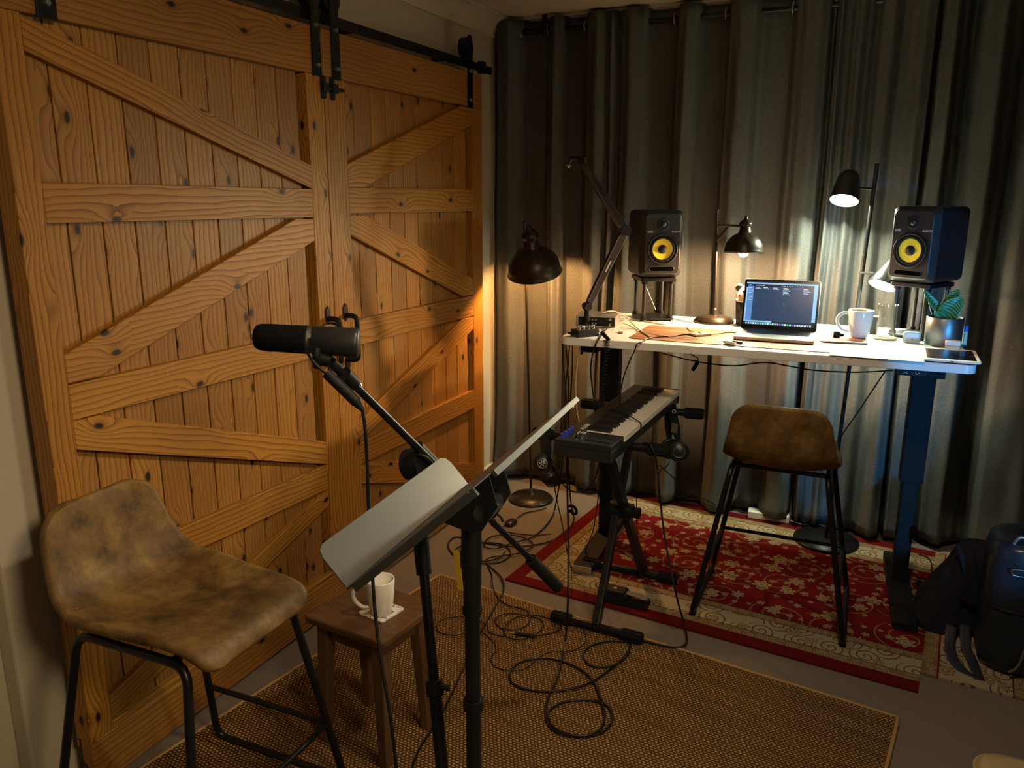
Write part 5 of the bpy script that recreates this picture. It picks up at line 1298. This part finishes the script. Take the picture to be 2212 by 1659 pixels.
# ================================================================== desk cables
def dc(pts, h=.0035): return [DT(x, y, (h if len(r) == 0 else r[0])) for x, y, *r in pts]
WH = 'white cables on the desk'
cable('desk_cable', 'cream cable arching over the audio interface to the desk mat', [DT(1299, 677, .052), DT(1318, 672, .060), DT(1338, 676, .045), DT(1356, 688, .02), DT(1370, 703, .006), DT(1385, 715, .006), DT(1404, 727, .006)], .0026, 'cream_cable')
cable('desk_cable', 'cream cable lying from the interface around the left speaker stand', dc([(1347, 692, .006), (1375, 691), (1400, 695), (1420, 699), (1438, 700), (1449, 696), (1452, 688), (1475, 693), (1497, 697)]), .0026, 'cream_cable')
cable('desk_cable', 'white cable lying behind the bronze lamp base towards the silver drive', dc([(1497, 702, .006), (1485, 705, .006), (1490, 713, .006), (1500, 717, .007), (1513, 719, .014)]), .0022, 'whitec')
cable('desk_cable', 'short cable running from the silver drive to the laptop', dc([(1534, 722, .010), (1553, 721, .006), (1572, 718, .006), (1590, 719, .009)]), .0020, 'cable')
cable('desk_cable', 'black cable with white plug running from the silver drive off the desk edge', dc([(1503, 727, .010), (1488, 723, .012), (1470, 724, .008), (1450, 727, .006), (1430, 727, .006)]) + [DT(1400, 731, .006), DT(1384, 739, .005), DT(1375, 745, -.005), P(1371, 757, 1, 2.90), P(1360, 780, 1, 2.90), P(1347, 815, 1, 2.92), P(1340, 850, 1, 2.95), P(1338, 885, 1, 3.0)], .0026, 'cable')
cable('desk_cable', 'thin white cable curling in front of the silver drive', dc([(1509, 732, .008), (1490, 733, .006), (1455, 729, .006), (1420, 722, .006), (1385, 713, .006), (1340, 708)]), .0018, 'whitec')
cable('desk_cable', 'dark cable from the interface plug falling off the desk front', [MI @ Vector((.148, -.020, .014)), DT(1312, 709, .008), DT(1303, 718, .004), DT(1297, 728, .004), DT(1289, 738, .002), P(1286, 745, 1, 2.895), P(1279, 770, 1, 2.89), P(1276, 800, 1, 2.90), P(1279, 835, 1, 2.90), P(1284, 870, 1, 2.90), P(1286, 910, 1, 2.90)], .0030)
coil = []
ca_ = [P(1294, 716, 1, 2.97), P(1304, 722, 1, 2.93), P(1313, 735, 1, 2.89), P(1311, 760, 1, 2.875), P(1307, 800, 1, 2.87), P(1303, 840, 1, 2.86), P(1300, 868, 1, 2.85), P(1298, 880, 1, 2.83)]
cs = catmull(ca_, 60); m0_ = 60; 
for i, p in enumerate(cs):
    if i < m0_ * 2: coil.append(p) if i % 10 == 0 else None; continue
    a = i * .62; coil.append(p + Vector((math.cos(a) * .0085, math.sin(a) * .0085, 0)))
tag(obj('coiled_cable', MB().tube(coil, .0016, 6), M_['cable']), 'black coiled headphone cable hanging from the left desk corner', 'cable')
tag(obj('cable_plug', MB().cyl(P(1301, 719, 1, 2.935), P(1314, 733, 1, 2.885), .0085, .0075, 14), M_['rubber'], bevel=.001), 'black plug sleeve at the top of the coiled cable', 'plug')
yh = 2.95
for i, (pts, lb, yy) in enumerate([
    ([(1215, 742), (1217, 790), (1221, 830), (1224, 880), (1221, 930), (1216, 990), (1206, 1060), (1196, 1110)], 'leftmost black cable hanging from the left desk end', 2.98),
    ([(1222, 742), (1226, 790), (1228, 850), (1227, 920), (1228, 1000), (1232, 1075), (1240, 1120)], 'second black cable from the left hanging off the desk end', 3.0),
    ([(1230, 744), (1228, 780), (1222, 830), (1219, 900), (1220, 960)], 'third black cable from the left hanging off the desk end', 3.02),
    ([(1237, 745), (1236, 800), (1233, 850), (1228, 905), (1227, 960)], 'rightmost black cable of the bunch hanging off the desk end', 3.04)]):
    cable('hanging_cable', lb, [P(x, y, 1, yy) for x, y in pts], .0030)
cable('hanging_cable', 'thin pale cable hanging from the desk edge beside the clamp', [P(x, y, 1, 2.99) for x, y in ((1252, 745), (1248, 780), (1244, 830), (1246, 880), (1252, 915), (1258, 950))], .0016, 'cream_cable')
cable('hanging_cable', 'thin black cable hanging straight down below the left speaker', [P(x, y, 1, 3.35) for x, y in ((1417, 757), (1420, 790), (1419, 840))], .0022)
cable('hanging_cable', 'black cable slung below the desk top from the middle to the right leg', [P(x, y, 1, 3.1) for x, y in ((1430, 763), (1500, 780), (1580, 790), (1650, 783), (1700, 790), (1760, 800), (1850, 804), (1930, 800))], .0026)
t = thing('cable_dongle', 'black cable adapter hanging below the middle of the desk', 'adapter', P(1500, 800, 1, 3.12))
obj('adapter_body', MB().cyl(P(1508, 781, 1, 3.12), P(1496, 800, 1, 3.12), .0085, .0075, 12), M_['rubber'], t, bevel=.002)
obj('cord', MB().tube(catmull([P(1490, 765, 1, 3.12), P(1506, 773, 1, 3.12), P(1508, 781, 1, 3.12)], 5), .0024, 6), M_['cable'], t)
cable('lamp_cord', 'black cord running from the desk underside down to the twin-head lamp', [P(x, y, 1, 3.60) for x, y in ((1912, 802), (1880, 850), (1850, 895), (1822, 935), (1805, 965))], .0028)
# keyboard cables
kx = lambda x, y, z: MK @ Vector((x, y, z))
cable('headphone_cable', 'thin black cable trailing across the keys to the right headphones', [kx(.03, .46, .004), kx(.06, .40, .014), kx(.12, .37, .016), kx(.18, .33, .010), kx(.212, .31, .000), kx(.216, .30, -.03)], .0022)
cable('usb_cable', 'cable hanging from the keyboard stand arm down to the jute rug', [P(1385, 960, 1, 2.72), P(1400, 958, 1, 2.70), P(1412, 975, 1, 2.69), P(1420, 1010, 1, 2.69), P(1424, 1060, 1, 2.68), P(1433, 1140, 1, 2.67), P(1445, 1210, 1, 2.64), P(1462, 1290, 1, 2.6), FL(1478, 1350, .02), FL(1484, 1385, .016), FL(1470, 1398, .016), FL(1440, 1396, .016), FL(1388, 1384, .018)], .0035)
cable('hanging_cable', 'thin black cable hanging behind the keyboard to the persian rug', [P(x, y, 1, 3.3) for x, y in ((1377, 985), (1376, 1040), (1375, 1100), (1377, 1165))] + [FL(1380, 1200, .014), FL(1400, 1215, .014)], .0024)
cable('hanging_cable', 'cable sagging in a U shape below the near end of the keyboard', [P(x, y, 1, 2.85) for x, y in ((1200, 1020), (1222, 1052), (1245, 1063), (1268, 1056), (1284, 1035), (1294, 1005), (1298, 985))], .0028)
cable('hanging_cable', 'cable dangling from the right headphones below the key bed', [P(x, y, 1, 3.1) for x, y in ((1447, 996), (1440, 1008), (1428, 1016), (1420, 1030))], .0022)
cable('hanging_cable', 'thin cable running from the right headphones back to the curtain hem', [P(x, y, 1, 3.25 + .4 * k_) for k_, (x, y) in zip((0, .2, .5, .8, 1.0), ((1425, 1005), (1450, 1028), (1480, 1052), (1510, 1072), (1545, 1090)))], .0022)
cable('hanging_cable', 'thin cable hanging from under the keyboard middle down to the red rug border', [P(x, y, 1, 2.8) for x, y in ((1297, 990), (1300, 1020), (1294, 1060), (1287, 1110), (1280, 1150))] + [FL(1262, 1195, .014), FL(1255, 1225, .014)], .0024)
cable('floor_cable', 'long cable dropping from beside the keyboard to the big loops on the jute rug', [P(1224, 985, 1, 2.75), P(1226, 1080, 1, 2.65), P(1228, 1180, 1, 2.50), P(1227, 1290, 1, 2.38), FL(1222, 1375, .02), FL(1213, 1430, .018), FL(1202, 1470, .020), FL(1185, 1505, .017), FL(1179, 1550, .017), FL(1200, 1580, .017), FL(1250, 1592, .017), FL(1300, 1582, .017), FL(1323, 1555, .017), FL(1312, 1525, .017), FL(1270, 1512, .017), FL(1215, 1518, .018), FL(1185, 1540, .021), FL(1195, 1570, .021), FL(1235, 1588, .021), FL(1280, 1586, .021), FL(1305, 1560, .021), FL(1300, 1515, .021), FL(1280, 1470, .021), FL(1240, 1438, .021), FL(1180, 1422, .018), FL(1125, 1430, .017), FL(1101, 1455, .017), FL(1113, 1480, .017), FL(1160, 1493, .018), FL(1220, 1490, .023), FL(1270, 1477, .023), FL(1320, 1445, .018), FL(1352, 1415, .018), FL(1363, 1392, .017)], .0040, k=9)
cable('floor_cable', 'loop of cable beside the near stand foot on the jute rug', [FL(1363, 1390, .021), FL(1345, 1385, .017), FL(1310, 1386, .017), FL(1275, 1396, .017), FL(1260, 1415, .017), FL(1275, 1437, .017), FL(1310, 1441, .017), FL(1340, 1430, .017), FL(1360, 1408, .020)], .0036)
cable('floor_cable', 'cable hanging from the left headphones down to the carpet coil', [P(1196, 1040, 1, 2.9), P(1203, 1080, 1, 2.92), P(1216, 1140, 1, 2.9), P(1225, 1190, 1, 2.85), FL(1234, 1225, .02), FL(1243, 1222, .016), FL(1262, 1200, .016)], .0024)
cable('floor_cable', 'cable coiled on the carpet beside the lamp base, outer loops', [FL(1240, 1122, .010), FL(1225, 1150, .008), FL(1180, 1172, .006), FL(1110, 1180, .006), FL(1030, 1170, .006), FL(985, 1160, .005), FL(968, 1178, .005), FL(985, 1202, .005), FL(1030, 1216, .005), FL(1080, 1214, .005), FL(1103, 1196, .005), FL(1085, 1176, .008), FL(1030, 1172, .008), FL(990, 1182, .008), FL(985, 1200, .008), FL(1020, 1212, .009), FL(1070, 1208, .009), FL(1092, 1192, .009)], .0036, k=8)
cable('floor_cable', 'cable coiled on the carpet beside the lamp base, inner loops', [FL(1196, 1110, .008), FL(1180, 1135, .006), FL(1150, 1160, .010), FL(1110, 1172, .010), FL(1070, 1185, .010), FL(1045, 1178, .010), FL(1060, 1160, .010), FL(1100, 1155, .010), FL(1140, 1165, .010), FL(1150, 1180, .010), FL(1120, 1195, .010), FL(1060, 1204, .010), FL(1050, 1215, .006), FL(1068, 1232, .006), FL(1085, 1250, .014), FL(1088, 1275, .017), FL(1073, 1305, .017), FL(1055, 1335, .017), FL(1020, 1400, .017), FL(985, 1480, .017), FL(950, 1550, .017), FL(905, 1620, .017), FL(885, 1680, .017)], .0034, k=8)
cable('floor_cable', 'thin cable curling between the rugs and down to the round loops', [FL(1052, 1222, .006), FL(1062, 1240, .007), FL(1064, 1262, .017), FL(1075, 1290, .017), FL(1100, 1308, .017), FL(1130, 1315, .017), FL(1145, 1328, .017), FL(1138, 1350, .017), FL(1110, 1360, .017), FL(1080, 1355, .017), FL(1070, 1338, .017), FL(1090, 1326, .017), FL(1130, 1328, .018), FL(1170, 1340, .017), FL(1168, 1362, .017), FL(1130, 1380, .017), FL(1095, 1375, .017), FL(1092, 1352, .019), FL(1120, 1332, .020), FL(1165, 1330, .019), FL(1205, 1345, .017), FL(1212, 1358, .017), FL(1190, 1368, .017), FL(1155, 1373, .018)], .0024, k=8)
cable('floor_cable', 'thin cable loop lying on the jute rug behind the music stand', [FL(1100, 1376, .016), FL(1060, 1368, .016), FL(1050, 1350, .016), FL(1010, 1334, .016), FL(965, 1335, .016), FL(943, 1350, .016), FL(950, 1366, .016), FL(985, 1372, .016), FL(1030, 1362, .016), FL(1060, 1380, .016), FL(1072, 1402, .016), FL(1060, 1425, .016), FL(1080, 1445, .016), FL(1130, 1446, .016), FL(1165, 1420, .016), FL(1190, 1408, .016), FL(1240, 1405, .016), FL(1265, 1385, .016), FL(1262, 1360, .016)], .0018, k=8)
t = thing('jack_plug', 'black quarter inch jack plug lying inside the round cable loop on the jute rug', 'jack plug', FL(1135, 1370))
a, b = FL(1112, 1368, .0205), FL(1156, 1374, .0205)
obj('plug_sleeve', MB().cyl(a, b, .0075, .0068, 14), M_['matte'], t, bevel=.0012); obj('plug_tip', MB().cyl(a - (b - a).normalized() * .022, a, .0028, n=10), M_['brass'], t)
cable('lamp_cord', 'lamp cord running across the carpet to its oval foot switch', [FL(1180, 1097, .008), FL(1160, 1103, .006), FL(1135, 1108, .006), FL(1118, 1118, .012)], .0028)
cable('lamp_cord', 'cord leaving the oval foot switch towards the cable coil', [FL(1092, 1134, .010), FL(1084, 1142, .006), FL(1100, 1150, .006), FL(1150, 1156, .006), FL(1190, 1153, .006)], .0028)
c = FL(1104, 1133); MF_ = frame((c.x, c.y, .0005), FL(1120, 1118) - FL(1090, 1140), (0, 0, 1))
t = thing('foot_switch', 'oval dark foot switch on the carpet in front of the bronze floor lamp', 'foot switch', M=MF_)
obj('switch_body', loft([[MF_ @ Vector((x * k, y * k, z)) for x, y in rrect(.078, .050, .0245, 8)] for z, k in ((0, .95), (.006, 1), (.014, .97), (.019, .86), (.021, .70))]), M_['bronze'], t)
obj('switch_button', MB().ball(MF_ @ Vector((-.004, 0, .020)), .011, (1.2, 1, .35), 8), M_['matte'], t)
a = P(1228, 1100, 1, 2.72)
tag(obj('cable_tie', MB().tube(catmull([a + Vector((0, 0, .012)), a + Vector((.016, 0, .016)), a + Vector((.030, 0, .006)), a + Vector((.031, 0, -.012)), a + Vector((.018, .0, -.014)), a + Vector((.014, 0, -.004)), a + Vector((.0, 0, -.01))], 5), lambda q: .006, 8), M_['rubber']), 'black hook-and-loop cable tie on the cable hanging beside the keyboard', 'cable tie')

# ================================================================== floor things
c = FL(1352, 1300, .012)
ax_ = (FL(1402, 1300, .012) - FL(1305, 1280, .012)).normalized(); MPd = frame((c.x, c.y, .0102), ax_, (0, 0, 1))
t = thing('sustain_pedal', 'black sustain pedal with metal lever between the keyboard stand legs', 'pedal', M=MPd)
obj('pedal_base', MB().prism(rrect(.185, .072, .006), MPd, 0, .012).prism(rrect(.180, .066, .006), MPd, .012, .020), M_['matte'], t, bevel=.002)
obj('pedal_housing', MB().prism([(-.09, .012), (.01, .012), (.01, .040), (-.005, .052), (-.08, .052), (-.09, .04)], MPd @ Matrix.Translation((0, .028, 0)) @ Matrix.Rotation(PI / 2, 4, 'X'), 0, .056), M_['matte'], t, bevel=.003)
obj('lever', MB().prism([(.0, -.015), (.062, -.019), (.085, -.014), (.090, 0), (.085, .014), (.062, .019), (.0, .015)], MPd @ Matrix.Translation((0, 0, .040)) @ Matrix.Rotation(.09, 4, 'Y'), 0, .006), M_['steel'], t, bevel=.003)
obj('brand_badge', MB().cyl(MPd @ Vector((-.045, 0, .052)), MPd @ Vector((-.045, 0, .0532)), .008, n=20), M_['steel'], t)
a, b = FL(1614, 1118, .012), FL(1704, 1131, .012); v = (b - a); Mp = frame((a.x, a.y, .0105), v, (0, 0, 1))
t = thing('power_strip', 'white power strip lying on the rug in front of the curtain', 'power strip', M=Mp)
obj('strip_body', MB().prism([(v.length / 2 + x, .03 + y) for x, y in rrect(v.length, .06, .006)], Mp, 0, .035), M_['white'], t, bevel=.003)
for k in range(4): obj('socket', MB().cyl(Mp @ Vector((.035 + k * v.length / 4.6, .03, .035)), Mp @ Vector((.035 + k * v.length / 4.6, .03, .0355)), .016, n=20), M_['trim'], t)
cable('mains_cable', 'white cord leaving the power strip along the rug edge', [b + Vector((0, .03, .006)), FL(1735, 1133, .014), FL(1760, 1130, .014), FL(1790, 1140, .014)], .0035, 'whitec')
# backpack
def blob(name, parent, mat, c, r, sc, seed, amp=.12, n=20, flat=0.0):
    m = MB()
    def fn(u, v):
        th = u * 2 * PI; ph = (v - .5) * PI; d_ = Vector((math.cos(ph) * math.cos(th), math.cos(ph) * math.sin(th), math.sin(ph)))
        d2 = Vector([math.copysign(abs(a) ** .8, a) for a in d_])
        k = 1 + amp * noise.noise(d_ * 1.7 + Vector((seed, 0, 0))) + amp * .4 * noise.noise(d_ * 5 + Vector((seed, 3, 0)))
        p = Vector((d2.x * sc[0], d2.y * sc[1], d2.z * sc[2])) * r * k + Vector(c)
        p.z = max(p.z, flat); return p
    return obj(name, m.grid(fn, n * 2, n), mat, parent)
bp = FL(2060, 1385, .01); Yk = bp.y + .14
t = thing('backpack', 'dark canvas backpack slumped beside the suitcase with loose straps', 'backpack', (bp.x, Yk, .01))
kc = P(2063, 1270, 1, Yk); top_ = P(2075, 1165, 1, Yk).z
m = MB()
def bfn(u, v):
    th = u * 2 * PI; z = .012 + (top_ - .012) * v
    wx = .125 * (1 - .55 * max(0, v - .35) / .65) * (1 - .12 * (1 - v) ** 4); wy = .11 * (1 - .45 * v)
    k = 1 + .10 * noise.noise(Vector((math.cos(th) * 1.4, math.sin(th) * 1.4, z * 7))) + .05 * noise.noise(Vector((math.cos(th) * 4, math.sin(th) * 4, z * 18)))
    x = kc.x - .02 + .085 * v + math.copysign(abs(math.cos(th)) ** .75, math.cos(th)) * wx * k; y = Yk + math.copysign(abs(math.sin(th)) ** .75, math.sin(th)) * wy * k
    if v >= .999: x = kc.x + .065 + (x - kc.x - .065) * .3; y = Yk + (y - Yk) * .3
    return Vector((x, y, z))
m.grid(bfn, 48, 26); tp = [bfn(i / 48, 1) for i in range(48)]; m.add(tp, [tuple(range(48))])
obj('bag_body', m, M_['bag'], t)
def ribbon(name, pts, w, parent, mat, up=(0, -1, 0), th=.0025):
    pts = catmull(pts, 7); n = len(pts) - 1; up = Vector(up)
    def fn(u, v):
        i = round(v * n); tg = (pts[min(i + 1, n)] - pts[max(i - 1, 0)]).normalized(); sd = tg.cross(up).normalized()
        return pts[i] + sd * (u - .5) * w
    return obj(name, MB().grid(fn, 3, n), mat, parent, solid=th)
hx = P(2090, 1180, 1, Yk - .09)
ribbon('carry_strap', [P(2075, 1175, 1, Yk - .08), P(2090, 1205, 1, Yk - .12), P(2098, 1250, 1, Yk - .13), P(2088, 1300, 1, Yk - .12)], .05, t, M_['bag'])
ribbon('carry_strap', [P(2100, 1180, 1, Yk - .08), P(2118, 1210, 1, Yk - .12), P(2120, 1260, 1, Yk - .13), P(2105, 1310, 1, Yk - .12)], .05, t, M_['bag'])
ribbon('loose_strap', [P(2056, 1350, 1, Yk - .115), FL(2052, 1392, .02), FL(2060, 1425, .012), FL(2085, 1455, .008), FL(2118, 1472, .006)], .035, t, M_['strap'], (0, -.3, 1))
ribbon('loose_strap', [P(2085, 1350, 1, Yk - .115), FL(2086, 1395, .03), FL(2096, 1420, .014), FL(2108, 1450, .008), FL(2116, 1470, .008)], .034, t, M_['strap'], (0, -.3, 1))
obj('buckle', MB().box(P(2068, 1355, 1, Yk - .118), (.030, .008, .016), Matrix.Rotation(.3, 3, 'Y')), M_['matte'], t, bevel=.002)
# case at the right edge
s0 = FL(2138, 1468, .0); Ys = s0.y + .02
x0 = P(2130, 1300, 1, Ys).x; zt_ = P(2170, 1168, 1, Ys + .05).z
t = thing('suitcase', 'dark glossy hard suitcase standing at the right edge behind the backpack', 'suitcase', (x0 + .26, Ys + .12, .0))
MSu = Matrix(((1, 0, 0, x0 + .26), (0, 1, 0, Ys + .13), (0, 0, 1, 0), (0, 0, 0, 1)))
body = [[MSu @ Vector((x * k, y * k, z)) for x, y in rrect(.52, .26, .085, 8)] for z, k in ((.02, .90), (.035, .97), (.07, 1), (zt_ - .06, 1), (zt_ - .02, .97), (zt_ - .005, .90), (zt_, .82))]
obj('shell', loft(body), M_['case'], t)
obj('seam_band', MB().tube([MSu @ Vector((x * 1.004, y * 1.004, zt_ * .52)) for x, y in rrect(.52, .26, .085, 8)], .006, 8, closed=True), M_['matte'], t)
h0 = P(2191, 1170, 1, Ys + .04); h0.z = zt_ - .004
obj('top_handle', MB().tube(fillet([h0, h0 + Vector((.012, 0, .028)), h0 + Vector((.12, 0, .028)), h0 + Vector((.13, 0, 0))], .012), .0055, 8), M_['steel'], t)
lc = P(2206, 1238, 1, Ys - .004)
obj('latch', MB().tube([lc + Vector((x, -.004, y)) for x, y in rrect(.055, .022, .0105, 6)], .0022, 6, closed=True), M_['chrome'], t)
for sx in (-1, 1):
    for sy in (-1, 1): obj('wheel', MB().cyl(MSu @ Vector((sx * .17 - .01, sy * .08, .015)), MSu @ Vector((sx * .17 + .01, sy * .08, .015)), .014, n=16), M_['rubber'], t)
wc_ = P(2200, 1440, 1, Ys - .01)
obj('bottom_trim', MB().tube(catmull([P(2212, 1405, 1, Ys - .012), P(2206, 1425, 1, Ys - .012), P(2196, 1442, 1, Ys - .012), P(2180, 1452, 1, Ys - .01)], 5), .005, 6), M_['steel'], t)
t = thing('cable_bundle', 'small dark cable bundle on the cream rug left of the backpack', 'cable', FL(1998, 1262))
c = FL(1998, 1258, .025)
obj('bundle_loops', MB().tube([c + Vector((.03 * math.cos(a * .45) * (1 + .15 * math.sin(a)), .018 * math.sin(a * .45), .010 * math.sin(a * .23))) for a in range(60)], .0032, 6), M_['cable'], t)
obj('bundle_tail', MB().tube(catmull([c + Vector((.02, .02, .004)), FL(2013, 1225, .014), FL(2005, 1205, .014), FL(1985, 1197, .014)], 6), .003, 6), M_['cable'], t)
# gold pouf, bottom right corner
g0_ = P(2128, 1629, 2, .22)
MG = Matrix.Translation((g0_.x + .185, g0_.y - .175, 0))
t = thing('pouf', 'pale gold leather pouf just showing at the bottom right corner', 'pouf', M=MG)
obj('pouf_body', loft([[MG @ Vector((x * k, y * k, z)) for x, y in rrect(.42, .42, .06, 6)] for z, k in ((.002, .93), (.02, .98), (.06, 1.0), (.18, 1.0), (.205, .98), (.218, .93), (.222, .85))]), M_['gold'], t)
obj('piping', MB().tube([MG @ Vector((x, y, .20)) for x, y in rrect(.418, .418, .06, 6)], .004, 6, closed=True), M_['gold'], t)
